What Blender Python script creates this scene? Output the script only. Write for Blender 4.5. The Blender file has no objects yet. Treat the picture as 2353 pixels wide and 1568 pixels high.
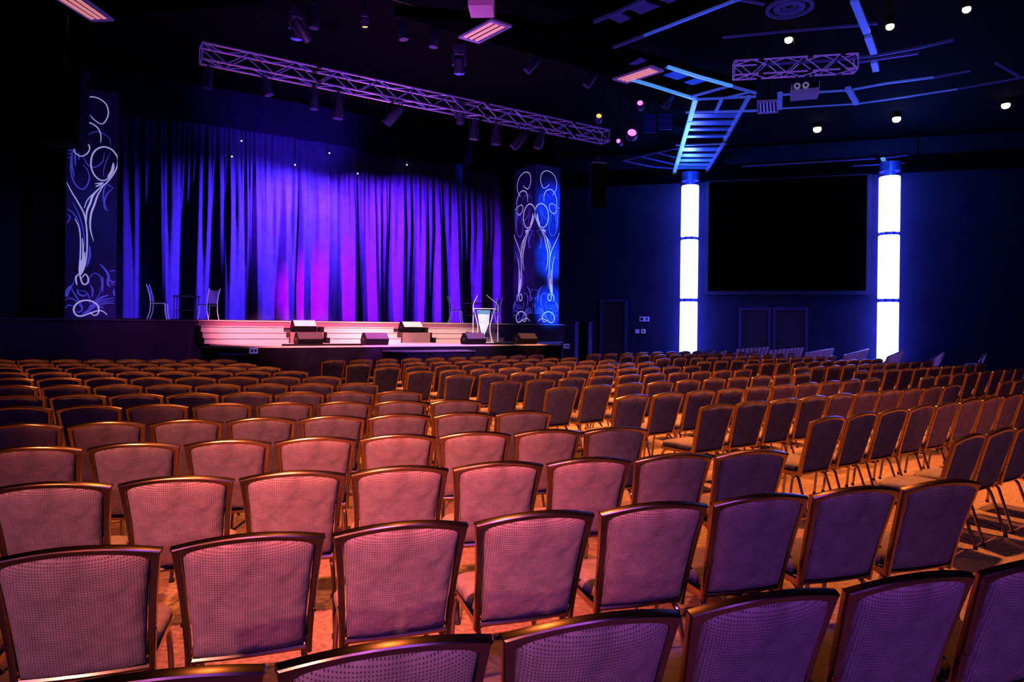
import bpy, math, random
from mathutils import Vector, Matrix
random.seed(7)
SC = bpy.context.scene
COL = SC.collection
PI = math.pi

# ------------------------------------------------------------------ camera model (picture measured at 2353 x 1568)
F, CU, CV, ROLL, H = 1560.0, 1176.5, 744.0, 0.0125, 1.72

def ray(u, v):
    dx, dy = u - CU, v - CV
    return (dx + ROLL * dy) / F, -(dy - ROLL * dx) / F

def ptY(u, v, Y):
    x, z = ray(u, v)
    return Vector((x * Y, Y, H + z * Y))

def ptz(u, v, zh):
    x, z = ray(u, v)
    return ptY(u, v, (zh - H) / z)

def ptplane(u, v, q, n):
    x, z = ray(u, v)
    Y = (q[0] * n[0] + q[1] * n[1]) / (x * n[0] + n[1])
    return ptY(u, v, Y)

cam = bpy.data.cameras.new('camera')
cam.lens = F * 36.0 / 2353.0
cam.sensor_width = 36.0
cam.shift_y = -(784.0 - CV) / 2353.0
cam.clip_end = 200
co = bpy.data.objects.new('camera', cam)
COL.objects.link(co)
nr = math.sqrt(1 + ROLL * ROLL)
co.matrix_world = Matrix(((1 / nr, -ROLL / nr, 0, 0), (0, 0, -1, 0), (ROLL / nr, 1 / nr, 0, H), (0, 0, 0, 1)))
SC.camera = co
SC.view_settings.view_transform = 'Standard'
SC.view_settings.look = 'None'
SC.view_settings.exposure = 0.0
SC.cycles.diffuse_bounces = 0
SC.cycles.glossy_bounces = 2
w = bpy.data.worlds.new('world')
SC.world = w
w.use_nodes = True
w.node_tree.nodes['Background'].inputs[0].default_value = (0.10, 0.05, 0.35, 1)
w.node_tree.nodes['Background'].inputs[1].default_value = 0.004

# ------------------------------------------------------------------ stage frame
P0 = Vector((-10.5, 18.0))
TH = math.atan2(F, 2426.0)
SX = Vector((math.cos(TH), math.sin(TH)))
NX = Vector((math.sin(TH), -math.cos(TH)))       # towards the audience
ZU, ZF = 1.715, 1.07                              # upper deck, thrust deck

def S(t, k=0.0, z=0.0):
    p = P0 + SX * t - NX * k
    return Vector((p.x, p.y, z))

def tu(u, k=0.0, v=745.0):
    x, _ = ray(u, v)
    a = P0 - NX * k
    return (x * a.y - a.x) / (SX.x - x * SX.y)

def stz(u, v, k):
    q = P0 - NX * k
    return ptplane(u, v, q, NX)

# ------------------------------------------------------------------ materials
def nodes(name):
    m = bpy.data.materials.new(name)
    m.use_nodes = True
    nt = m.node_tree
    return m, nt, nt.nodes['Principled BSDF']

def add_noise(nt, b, col, amt, scale, coord='Object', bump=0.0, detail=3.0):
    tc = nt.nodes.new('ShaderNodeTexCoord')
    nz = nt.nodes.new('ShaderNodeTexNoise')
    nz.inputs['Scale'].default_value = scale
    nz.inputs['Detail'].default_value = detail
    nt.links.new(tc.outputs[coord], nz.inputs['Vector'])
    rp = nt.nodes.new('ShaderNodeValToRGB')
    rp.color_ramp.elements[0].position = 0.3
    rp.color_ramp.elements[1].position = 0.7
    rp.color_ramp.elements[0].color = [c * (1 - amt) for c in col[:3]] + [1]
    rp.color_ramp.elements[1].color = [min(1, c * (1 + amt)) for c in col[:3]] + [1]
    nt.links.new(nz.outputs['Fac'], rp.inputs['Fac'])
    nt.links.new(rp.outputs['Color'], b.inputs['Base Color'])
    if bump:
        bp = nt.nodes.new('ShaderNodeBump')
        bp.inputs['Strength'].default_value = bump
        bp.inputs['Distance'].default_value = 0.01
        nt.links.new(nz.outputs['Fac'], bp.inputs['Height'])
        nt.links.new(bp.outputs['Normal'], b.inputs['Normal'])

def mat(name, col, rough=0.6, metal=0.0, noise=0.12, scale=8.0, bump=0.0, emit=None, estr=0.0, spec=0.5):
    m, nt, b = nodes(name)
    b.inputs['Base Color'].default_value = (*col, 1)
    b.inputs['Roughness'].default_value = rough
    b.inputs['Metallic'].default_value = metal
    b.inputs['Specular IOR Level'].default_value = spec
    if emit:
        b.inputs['Emission Color'].default_value = (*emit, 1)
        b.inputs['Emission Strength'].default_value = estr
    if noise:
        add_noise(nt, b, col, noise, scale, bump=bump)
    return m

def fabric(name, base, dot):
    m, nt, b = nodes(name)
    N = nt.nodes.new
    L = nt.links.new
    tc = N('ShaderNodeTexCoord')
    sp = N('ShaderNodeSeparateXYZ')
    L(tc.outputs['Object'], sp.inputs[0])
    ad = N('ShaderNodeMath'); ad.operation = 'SUBTRACT'
    L(sp.outputs['Z'], ad.inputs[0]); L(sp.outputs['Y'], ad.inputs[1])
    def sine(src, fr):
        mu = N('ShaderNodeMath'); mu.operation = 'MULTIPLY'; mu.inputs[1].default_value = fr
        L(src, mu.inputs[0])
        si = N('ShaderNodeMath'); si.operation = 'SINE'
        L(mu.outputs[0], si.inputs[0])
        return si.outputs[0]
    a, c = sine(sp.outputs['X'], 2 * PI / 0.0095), sine(ad.outputs[0], 2 * PI / 0.0125)
    pr = N('ShaderNodeMath'); pr.operation = 'ADD'
    L(a, pr.inputs[0]); L(c, pr.inputs[1])
    mr = N('ShaderNodeMapRange'); mr.inputs[1].default_value = 0.7; mr.inputs[2].default_value = 1.5
    L(pr.outputs[0], mr.inputs[0])
    nz = N('ShaderNodeTexNoise'); nz.inputs['Scale'].default_value = 14; nz.inputs['Detail'].default_value = 4
    L(tc.outputs['Object'], nz.inputs['Vector'])
    wv = N('ShaderNodeTexNoise'); wv.inputs['Scale'].default_value = 420; wv.inputs['Detail'].default_value = 1
    L(tc.outputs['Object'], wv.inputs['Vector'])
    rp = N('ShaderNodeValToRGB')
    rp.color_ramp.elements[0].position = 0.3; rp.color_ramp.elements[1].position = 0.7
    rp.color_ramp.elements[0].color = [x * 0.72 for x in base] + [1]
    rp.color_ramp.elements[1].color = [x * 1.15 for x in base] + [1]
    L(nz.outputs['Fac'], rp.inputs['Fac'])
    mx = N('ShaderNodeMix'); mx.data_type = 'RGBA'
    L(mr.outputs[0], mx.inputs['Factor'])
    L(rp.outputs['Color'], mx.inputs[6]); mx.inputs[7].default_value = (*dot, 1)
    m2 = N('ShaderNodeMix'); m2.data_type = 'RGBA'; m2.blend_type = 'OVERLAY'; m2.inputs['Factor'].default_value = 0.55
    L(mx.outputs[2], m2.inputs[6]); L(wv.outputs['Color'], m2.inputs[7])
    hs = N('ShaderNodeRGBToBW'); L(wv.outputs['Color'], hs.inputs[0]); L(hs.outputs[0], m2.inputs[7])
    L(m2.outputs[2], b.inputs['Base Color'])
    b.inputs['Roughness'].default_value = 0.85
    b.inputs['Sheen Weight'].default_value = 0.08
    b.inputs['Specular IOR Level'].default_value = 0.15
    n3 = N('ShaderNodeTexNoise'); n3.inputs['Scale'].default_value = 9; n3.inputs['Detail'].default_value = 2
    L(tc.outputs['Object'], n3.inputs['Vector'])
    bp = N('ShaderNodeBump'); bp.inputs['Strength'].default_value = 0.35; bp.inputs['Distance'].default_value = 0.03
    L(n3.outputs['Fac'], bp.inputs['Height'])
    L(bp.outputs['Normal'], b.inputs['Normal'])
    return m

M = {}
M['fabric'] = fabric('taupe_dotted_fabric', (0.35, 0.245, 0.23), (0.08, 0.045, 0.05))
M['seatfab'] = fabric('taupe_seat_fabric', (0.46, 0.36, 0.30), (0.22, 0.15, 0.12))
M['bronze'] = mat('bronze_metal', (0.42, 0.28, 0.17), 0.24, 1.0, 0.10, 30)
M['legmetal'] = mat('leg_metal', (0.42, 0.34, 0.32), 0.22, 1.0, 0.05, 30)
M['rubber'] = mat('rubber', (0.02, 0.02, 0.02), 0.7)
M['carpet'] = mat('carpet', (0.42, 0.28, 0.17), 0.95, 0, 0.35, 28.0, bump=0.4, spec=0.05)
M['ceil'] = mat('black_ceiling', (0.003, 0.003, 0.004), 0.9, spec=0.05)
M['wallb'] = mat('navy_wall', (0.022, 0.024, 0.05), 0.8, noise=0.15, scale=1.5, spec=0.1)
M['wallk'] = mat('black_wall', (0.008, 0.008, 0.012), 0.85, spec=0.05)
M['walld'] = mat('dark_wall', (0.02, 0.02, 0.03), 0.8, spec=0.1)
M['soffit'] = mat('soffit_black', (0.0022, 0.0022, 0.0035), 0.9, spec=0.0)
M['fascia'] = mat('stage_fascia', (0.007, 0.006, 0.012), 0.9, noise=0.3, scale=3, spec=0.0)
M['ufascia'] = mat('upper_fascia', (0.045, 0.022, 0.05), 0.7, noise=0.35, scale=1.5)
M['riser'] = mat('stage_riser_carpet', (0.30, 0.12, 0.20), 0.9, noise=0.25, scale=40)
M['stair'] = mat('stair_paint', (0.62, 0.52, 0.50), 0.7, noise=0.05, scale=20)
M['plinth'] = mat('plinth_paint', (0.24, 0.15, 0.15), 0.8, noise=0.2, scale=40)
M['deck'] = mat('deck_paint', (0.60, 0.50, 0.42), 0.55, noise=0.10, scale=5)
M['deckdark'] = mat('deck_dark', (0.10, 0.08, 0.10), 0.5, noise=0.2, scale=5)
M['black'] = mat('black_plastic', (0.008, 0.008, 0.010), 0.6, spec=0.08)
M['blackmetal'] = mat('black_metal', (0.03, 0.03, 0.035), 0.4, 0.3)
M['grille'] = mat('speaker_grille', (0.050, 0.042, 0.048), 0.7, noise=0.35, scale=160, spec=0.1)
M['grillewhite'] = mat('monitor_top_grille', (0.75, 0.70, 0.68), 0.6, noise=0.1, scale=160)
M['chrome'] = mat('chrome', (0.85, 0.85, 0.90), 0.35, 0.35, 0, emit=(0.35, 0.25, 1.0), estr=0.22)  # violet glow stands in for stage light on the chrome
M['trussm'] = mat('violet_lit_aluminium', (0.42, 0.30, 0.80), 0.38, 0.75, 0.15, 4, emit=(0.16, 0.06, 0.7), estr=0.18)  # violet tint and glow stand in for coloured light on the truss
M['trussv'] = mat('violet_truss_tube', (0.42, 0.30, 0.80), 0.38, 0.75, 0.15, 4, emit=(0.20, 0.09, 0.85), estr=0.34)  # stronger violet tint and glow, painted-in light on the projector truss
M['alu'] = mat('aluminium', (0.62, 0.60, 0.66), 0.32, 0.9, 0.08, 20)
M['bluepanel'] = mat('chair_back_mesh', (0.10, 0.10, 0.55), 0.35, 0.3, emit=(0.12, 0.06, 0.9), estr=0.10)  # faint blue glow put into the backrest material
M['velvet'] = mat('curtain_velvet', (0.16, 0.13, 0.42), 0.8, noise=0.15, scale=3, spec=0.1)
M['border'] = mat('border_cloth', (0.035, 0.03, 0.09), 0.9, noise=0.15, scale=1, spec=0.05)
M['column'] = mat('banner_navy', (0.04, 0.04, 0.17), 0.6, noise=0.8, scale=1.1, emit=(0.012, 0.006, 0.16), estr=0.06)
M['scrollw'] = mat('scroll_pale', (0.85, 0.80, 0.95), 0.6, noise=0, emit=(0.55, 0.5, 1.0), estr=0.55)
M['scrollb'] = mat('scroll_blue', (0.22, 0.22, 0.85), 0.6, noise=0, emit=(0.10, 0.09, 0.9), estr=0.32)
M['tube'] = mat('light_tube', (0.9, 0.9, 0.9), 0.5, noise=0, emit=(0.085, 0.10, 1.0), estr=14.0)
M['collar'] = mat('collar_metal', (0.10, 0.14, 0.5), 0.35, 0.6)
M['screen'] = mat('screen_black', (0.0006, 0.0006, 0.0006), 0.9, noise=0, spec=0.0)
M['frame'] = mat('screen_frame', (0.016, 0.016, 0.04), 0.7)
M['led'] = mat('blue_channel', (0.06, 0.10, 0.5), 0.35, 0.5, noise=0.5, scale=.5, emit=(0.06, 0.11, 0.85), estr=0.42)  # glow stands in for blue column light on metal channels
M['leddim'] = mat('blue_channel_dim', (0.06, 0.06, 0.3), 0.4, 0.5, noise=0.5, scale=.5, emit=(0.07, 0.05, 0.6), estr=0.10)  # dimmer glow for weaker blue light on channels and diffuser rings
M['ledhot'] = mat('cyan_channel', (0.4, 0.6, 0.95), 0.35, 0.4, noise=0.2, scale=1.3, emit=(0.08, 0.35, 1.0), estr=0.75)  # cyan glow stands in for the strongest column light, near the ladder
M['slat'] = mat('blue_slat', (0.25, 0.40, 0.95), 0.3, 0.4, noise=0.4, scale=0.8, emit=(0.02, 0.06, 0.9), estr=0.22)  # blue glow stands in for column light on the slats
M['recess'] = mat('recess_blue', (0.05, 0.12, 0.7), 0.6, noise=0.2, scale=1.0, emit=(0.0, 0.05, 0.9), estr=0.45)  # glow stands in for blue light on the soffit panels
M['recessdim'] = mat('recess_dim', (0.04, 0.04, 0.3), 0.6, noise=0.2, scale=1.0, emit=(0.01, 0.01, 0.5), estr=0.09)  # weaker painted-in blue light, for soffit and hung panels
M['slot'] = mat('vent_slat_pink', (0.8, 0.5, 0.5), 0.4, 0.2, noise=0.1, emit=(1.0, 0.32, 0.38), estr=0.62)  # pink light on the vent slats, put in as glow
M['slotv'] = mat('vent_slat_violet', (0.5, 0.45, 0.9), 0.4, 0.2, noise=0.1, emit=(0.12, 0.10, 0.9), estr=0.42)  # violet light on the vent slats, put in as glow
M['ventframe'] = mat('vent_frame', (0.35, 0.25, 0.6), 0.5, 0.2, noise=0.1, emit=(0.2, 0.08, 0.6), estr=0.16)  # violet glow painted in for light on the vent frames
M['warm'] = mat('warm_lamp', (1, 0.9, 0.7), 0.5, noise=0, emit=(1.0, 0.72, 0.36), estr=5.0)
M['magenta'] = mat('magenta_lamp', (1, 0.4, 1), 0.5, noise=0, emit=(1.0, 0.12, 0.9), estr=3.0)
M['yellow'] = mat('yellow_lamp', (1, 0.8, 0.3), 0.5, noise=0, emit=(1.0, 0.6, 0.10), estr=1.3)
M['lens'] = mat('blue_lens', (0.2, 0.2, 0.9), 0.1, 0.3, noise=0.4, scale=30, emit=(0.06, 0.05, 0.95), estr=0.5)
M['lensd'] = mat('dark_lens', (0.03, 0.03, 0.12), 0.1, 0.2, noise=0)
M['can'] = mat('lamp_housing', (0.06, 0.05, 0.13), 0.45, 0.4, noise=0.2, emit=(0.05, 0.02, 0.3), estr=0.02)  # faint violet glow stands in for light on the housings
M['star'] = mat('star_bulb', (1, 1, 1), 0.5, noise=0, emit=(0.5, 0.55, 1.0), estr=2.2)
M['projector'] = mat('projector_shell', (0.45, 0.38, 0.75), 0.4, noise=0.05, emit=(0.14, 0.09, 0.6), estr=0.22)  # violet tint and glow put in for light on the shell
M['pinkbox'] = mat('pink_lit_shell', (0.55, 0.30, 0.55), 0.5, noise=0.08, emit=(0.30, 0.04, 0.32), estr=0.55)  # pink light on the box, painted in as tint and glow
M['white'] = mat('white_plastic', (0.8, 0.8, 0.85), 0.4, noise=0, emit=(0.5, 0.4, 0.9), estr=0.25)  # faint violet glow put into the plastic
M['plate'] = mat('wall_plate', (0.5, 0.5, 0.9), 0.4, noise=0, emit=(0.12, 0.12, 0.8), estr=0.30)  # blue glow painted in for light on plates and socket boxes
M['doorm'] = mat('door_leaf', (0.010, 0.010, 0.022), 0.6)
M['doorf'] = mat('door_frame', (0.03, 0.03, 0.11), 0.6)
M['acryl'] = mat('acrylic_panel', (0.55, 0.80, 0.95), 0.15, noise=0.35, scale=4, emit=(0.25, 0.55, 0.9), estr=0.55)  # glow put into the material to brighten the pale blue panel
M['acryledge'] = mat('acrylic_edge', (0.9, 0.85, 0.95), 0.2, noise=0, emit=(0.9, 0.7, 1.0), estr=0.35)  # glow put into the material brightens edges and microphone poles
M['rackblue'] = mat('rack_post', (0.10, 0.10, 0.5), 0.5, noise=0.2, scale=4, emit=(0.02, 0.02, 0.5), estr=0.10)  # faint blue glow put into the post material

# ------------------------------------------------------------------ mesh builder
class MB:
    def __init__(s):
        s.v, s.f, s.mi = [], [], []
    def add(s, vs, fs, mi=0):
        o = len(s.v)
        s.v += [tuple(x) for x in vs]
        s.f += [tuple(i + o for i in f) for f in fs]
        s.mi += [mi] * len(fs)
    def box(s, c, size, rz=0.0, mtx=None, mi=0):
        hx, hy, hz = size[0] / 2, size[1] / 2, size[2] / 2
        R = mtx if mtx is not None else Matrix.Rotation(rz, 3, 'Z')
        vs = [Vector(c) + R @ Vector((x, y, z)) for x in (-hx, hx) for y in (-hy, hy) for z in (-hz, hz)]
        s.add(vs, [(0, 1, 3, 2), (4, 6, 7, 5), (0, 4, 5, 1), (2, 3, 7, 6), (0, 2, 6, 4), (1, 5, 7, 3)], mi)
    def bar(s, a, b, wd, ht, up=(0, 0, 1), mi=0):
        a, b = Vector(a), Vector(b)
        d = (b - a); ln = d.length; d.normalize()
        side = d.cross(Vector(up))
        if side.length < 1e-5: side = Vector((1, 0, 0))
        side.normalize(); u2 = side.cross(d)
        R = Matrix((d, side, u2)).transposed()
        s.box((a + b) / 2, (ln, wd, ht), mtx=R, mi=mi)
    def tube(s, pts, r, n=8, caps=True, mi=0):
        pts = [Vector(p) for p in pts]
        rr = r if isinstance(r, (list, tuple)) else [r] * len(pts)
        vs, fs = [], []
        prev = None
        for i, p in enumerate(pts):
            t = (pts[min(i + 1, len(pts) - 1)] - pts[max(i - 1, 0)]).normalized()
            if prev is None:
                a = Vector((0, 0, 1)) if abs(t.z) < 0.9 else Vector((1, 0, 0))
                x = t.cross(a).normalized()
            else:
                x = (prev - t * prev.dot(t)).normalized()
            prev = x
            y = t.cross(x)
            for k in range(n):
                an = 2 * PI * k / n
                vs.append(p + (x * math.cos(an) + y * math.sin(an)) * rr[i])
        for i in range(len(pts) - 1):
            for k in range(n):
                k2 = (k + 1) % n
                fs.append((i * n + k, i * n + k2, (i + 1) * n + k2, (i + 1) * n + k))
        if caps:
            fs.append(tuple(reversed(range(n))))
            fs.append(tuple(range((len(pts) - 1) * n, len(pts) * n)))
        s.add(vs, fs, mi)
    def lathe(s, c, prof, n=24, mtx=None, mi=0):
        R = mtx if mtx is not None else Matrix.Identity(3)
        vs, fs = [], []
        for r, z in prof:
            for k in range(n):
                a = 2 * PI * k / n
                vs.append(Vector(c) + R @ Vector((r * math.cos(a), r * math.sin(a), z)))
        for i in range(len(prof) - 1):
            for k in range(n):
                k2 = (k + 1) % n
                fs.append((i * n + k, i * n + k2, (i + 1) * n + k2, (i + 1) * n + k))
        fs.append(tuple(reversed(range(n))))
        fs.append(tuple(range((len(prof) - 1) * n, len(prof) * n)))
        s.add(vs, fs, mi)
    def prism(s, poly, z0, z1, mi=0):
        n = len(poly)
        vs = [(p[0], p[1], z0) for p in poly] + [(p[0], p[1], z1) for p in poly]
        fs = [tuple(reversed(range(n))), tuple(range(n, 2 * n))]
        for i in range(n):
            j = (i + 1) % n
            fs.append((i, j, n + j, n + i))
        s.add(vs, fs, mi)
    def slab(s, quad, th, nrm, mi=0):
        q = [Vector(p) for p in quad]; d = Vector(nrm) * th
        vs = q + [p + d for p in q]
        s.add(vs, [(3, 2, 1, 0), (4, 5, 6, 7), (0, 1, 5, 4), (1, 2, 6, 5), (2, 3, 7, 6), (3, 0, 4, 7)], mi)
    def build(s, name, m, parent=None, smooth=False, loc=(0, 0, 0), rz=0.0, ang=40):
        me = bpy.data.meshes.new(name)
        me.from_pydata(s.v, [], s.f)
        for x in (m if isinstance(m, (list, tuple)) else [m]):
            me.materials.append(x)
        if any(s.mi): me.polygons.foreach_set('material_index', s.mi)
        import bmesh
        bm = bmesh.new(); bm.from_mesh(me)
        bmesh.ops.recalc_face_normals(bm, faces=bm.faces)
        bm.to_mesh(me); bm.free()
        if smooth:
            me.polygons.foreach_set('use_smooth', [True] * len(me.polygons))
            me.set_sharp_from_angle(angle=math.radians(ang))
        me.update()
        o = bpy.data.objects.new(name, me)
        o.location = loc; o.rotation_euler = (0, 0, rz)
        if parent is not None: o.parent = parent
        COL.objects.link(o)
        return o

def tag(o, label=None, cat=None, group=None, kind=None):
    if label: o['label'] = label
    if cat: o['category'] = cat
    if group: o['group'] = group
    if kind: o['kind'] = kind
    return o

def thing(name, label, cat, loc=(0, 0, 0), rz=0.0, group=None):
    o = bpy.data.objects.new(name, None)
    o.empty_display_size = 0.1
    o.location = loc; o.rotation_euler = (0, 0, rz)
    COL.objects.link(o)
    return tag(o, label, cat, group)

KIDS = {}
def copy_tree(root, parent=None):
    c = root.copy(); COL.objects.link(c)
    if parent is not None: c.parent = parent
    for ch in list(root.children): copy_tree(ch, c)
    return c

def struct(name, mb, m, parent=None, smooth=False):
    o = mb.build(name, m, parent, smooth)
    o['kind'] = 'structure'
    return o

def cr(pts, n=8):
    out = []
    P = [Vector(p) for p in pts]
    for i in range(len(P) - 1):
        p0 = P[i - 1] if i else P[0] * 2 - P[1]
        p1, p2 = P[i], P[i + 1]
        p3 = P[i + 2] if i + 2 < len(P) else P[-1] * 2 - P[-2]
        for k in range(n):
            t = k / n
            out.append(0.5 * ((2 * p1) + (p2 - p0) * t + (2 * p0 - 5 * p1 + 4 * p2 - p3) * t * t + (3 * p1 - p0 - 3 * p2 + p3) * t ** 3))
    out.append(P[-1])
    return out

NUM = ['first', 'second', 'third', 'fourth', 'fifth', 'sixth', 'seventh', 'eighth', 'ninth', 'tenth', 'eleventh', 'twelfth', 'thirteenth',
       'fourteenth', 'fifteenth', 'sixteenth', 'seventeenth', 'eighteenth', 'nineteenth', 'twentieth']

# ------------------------------------------------------------------ room shell
ZC, ZS = 9.6, 8.6
WQ, WD = Vector((7.96, 30.5)), Vector((0.958, -0.287))
WN = Vector((0.287, 0.958))
def W(m, off=0.0, z=0.0):
    p = WQ + WD * m - WN * off
    return Vector((p.x, p.y, z))
def wall_pt(u, v, off=0.0):
    return ptplane(u, v, WQ - WN * off, WN)

b = MB(); b.box((6, 16, -0.05), (60, 56, 0.1)); struct('floor', b, M['carpet'])
b = MB(); b.box((6, 16, ZC + 0.05), (60, 56, 0.1)); struct('ceiling', b, M['ceil'])
def wall(name, a, c, m, th=0.2, z0=0.0, z1=ZC):
    b = MB(); a = Vector(a[:2]); c = Vector(c[:2]); d = (c - a).normalized(); n = Vector((-d.y, d.x)) * th
    b.prism([a, c, c + n, a + n], z0, z1)
    return struct(name, b, m)
WL = S(-5.0, 0.5)
wall('wall_left', (WL.x, WL.y), (WL.x, -7.0), M['wallk'])
wall('wall_back', (WL.x, -7.0), (29, -7.0), M['walld'], -0.2)
wall('wall_right', W(22), W(-8.2), M['wallb'], -0.2)
e = W(22); wall('wall_side', (e.x, -7.0), (e.x, e.y), M['walld'], -0.2)
wall('wall_stage', S(-5.0, 0.5), S(-1.0, 0.5), M['walld'])
wall('wall_stage_back', S(-3.0, 7.5), S(18.0, 7.5), M['wallk'])
wall('wall_stage_left', S(-1.0, 0.5), S(-1.0, 7.5), M['wallk'])
tR = tu(1298)
wall('wall_stage_right', S(tR, 0.4), S(tR, 7.5), M['wallk'], 0.25)
wall('wall_stage_corner', S(tu(1284) , 0.5), S(tR, 0.5), M['wallk'], 0.2)

# wall screen
q = [wall_pt(1631, 418, 0.08), wall_pt(1992, 404, 0.08), wall_pt(1989, 670, 0.08), wall_pt(1625, 668, 0.08)]
zt = (q[0].z + q[1].z) / 2; zb = (q[2].z + q[3].z) / 2
ml = ((q[0].xy - WQ).dot(WD) + (q[3].xy - WQ).dot(WD)) / 2; mrr = ((q[1].xy - WQ).dot(WD) + (q[2].xy - WQ).dot(WD)) / 2
t = thing('projection_screen', 'large blank black projection screen mounted between the two glowing columns', 'screen', W((ml + mrr) / 2, 0.05, zb))
inv = Matrix.Translation(-t.location)
def local(b, o):
    b.v = [(x - o.location.x, y - o.location.y, z - o.location.z) for x, y, z in b.v]
    return b
b = MB(); b.slab([W(ml, 0.10, zb), W(mrr, 0.10, zb), W(mrr, 0.10, zt), W(ml, 0.10, zt)], 0.03, (-WN.x, -WN.y, 0)); local(b, t).build('screen_surface', M['screen'], t)
b = MB()
fw = 0.16
for (m0, m1, z0, z1) in ((ml - fw, mrr + fw, zt, zt + fw), (ml - fw, mrr + fw, zb - fw, zb), (ml - fw, ml, zb, zt), (mrr, mrr + fw, zb, zt)):
    b.slab([W(m0, 0.0, z0), W(m1, 0.0, z0), W(m1, 0.0, z1), W(m0, 0.0, z1)], 0.15, (-WN.x, -WN.y, 0))
local(b, t).build('frame', M['frame'], t)

# wall ledge, doors, plates
b = MB()
for z0, z1, o_ in ((8.55, 8.72, 0.5), (8.15, 8.5, 0.35)):
    b.prism([W(-7, 0.0), W(21.5, 0.0), W(21.5, o_), W(-7, o_)], z0, z1)
struct('trim_1', b, M['soffit'])
b = MB()
b.bar(wall_pt(1705, 383, 0.55), wall_pt(2012, 365, 0.55), 0.03, 0.05)
b.bar(wall_pt(2030, 364, 0.55), wall_pt(2085, 357, 0.55), 0.03, 0.05)
b.bar(wall_pt(1960, 382, 0.5), wall_pt(2080, 375, 0.5), 0.03, 0.04)
struct('trim_2', b, M['leddim'])

def door(i, u0, u1, vt, handle_side=1):
    a, c = wall_pt(u0, vt), wall_pt(u1, vt)
    m0, m1 = (a.xy - WQ).dot(WD), (c.xy - WQ).dot(WD); z1 = (a.z + c.z) / 2
    b = MB(); b.slab([W(m0, 0, 0), W(m1, 0, 0), W(m1, 0, z1), W(m0, 0, z1)], 0.05, (-WN.x, -WN.y, 0))
    d = struct('door_%d' % i, b, M['doorm'])
    b = MB()
    for (x0, x1, z0, z2) in ((m0 - 0.12, m0, 0, z1 + 0.12), (m1, m1 + 0.12, 0, z1 + 0.12), (m0, m1, z1, z1 + 0.12)):
        b.slab([W(x0, 0, z0), W(x1, 0, z0), W(x1, 0, z2), W(x0, 0, z2)], 0.09, (-WN.x, -WN.y, 0))
    f = b.build('door_frame', M['doorf'], d); f['kind'] = 'structure'
    b = MB(); mh = m1 - 0.12 if handle_side > 0 else m0 + 0.12
    b.box(W(mh, 0.08, 1.05), (0.14, 0.05, 0.03), math.atan2(WD.y, WD.x)); b.box(W(mh, 0.06, 1.05), (0.05, 0.04, 0.2), math.atan2(WD.y, WD.x))
    b.build('door_handle', M['blackmetal'], d)
door(1, 1385, 1436, 694)
door(2, 1704, 1765, 713, 1)
door(3, 1782, 1850, 713, -1)

def plate(name, u0, v0, u1, v1, label, cat, m, detail):
    c = wall_pt((u0 + u1) / 2, (v0 + v1) / 2, 0.0)
    a, e = wall_pt(u0, v0, 0.0), wall_pt(u1, v1, 0.0)
    wd, ht = (e.xy - a.xy).length, a.z - e.z
    rz = math.atan2(WD.y, WD.x)
    t = thing(name, label, cat, (c.x - WN.x * 0.03, c.y - WN.y * 0.03, c.z), rz)
    b = MB(); b.box((0, 0, 0), (wd, 0.05, ht)); b.build('housing', m, t)
    b = MB(); detail(b, wd, ht); b.build('face', M['frame'], t)
plate('wall_sign', 1470, 728, 1492, 739, 'small pale blue wall sign with a round symbol beside the dark doorway', 'sign', M['plate'],
      lambda b, w_, h_: (b.lathe((-w_ * .26, -.026, 0), [(h_ * .36, -.006), (h_ * .36, .006)], 20, Matrix.Rotation(PI / 2, 3, 'X')), b.box((w_ * .26, -.028, 0), (w_ * .14, .008, h_ * .62)), b.box((w_ * .26, -.028, h_ * .1), (w_ * .26, .008, h_ * .1))))
plate('switch_plate', 1460, 757, 1469, 766, 'small square wall switch with a horizontal bar beneath the sign', 'switch', M['plate'],
      lambda b, w_, h_: b.box((0, -.028, h_ * .12), (w_ * .8, .01, h_ * .1)))
plate('dimmer_control', 1474, 757, 1483, 766, 'square white wall control with a round dial beneath the sign', 'control', M['white'],
      lambda b, w_, h_: b.lathe((0, -.028, 0), [(w_ * .3, -.01), (w_ * .3, .01)], 20, Matrix.Rotation(PI / 2, 3, 'X')))

# free-standing frame by the wall
Yr = 26.6
pa, pc = ptY(1325, 740, Yr), ptY(1356, 740, Yr)
t = thing('equipment_rack', 'tall narrow rack with two blue lit uprights between stage and doorway', 'rack', (pa.x, Yr, 0))
wr = pc.x - pa.x
for i, x in enumerate((0.0, wr)):
    b = MB(); b.box((x, 0, pa.z / 2), (0.13, 0.3, pa.z)); b.build('upright', M['rackblue'], t)
b = MB()
for zz in (0.25, 0.95, pa.z - 0.03): b.box((wr / 2, 0, zz), (wr - .13, 0.3, 0.04))
b.build('shelf', M['black'], t)
b = MB(); b.box((wr / 2, .2, pa.z / 2), (wr + .13, .03, pa.z)); b.build('back_panel', M['black'], t)

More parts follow.
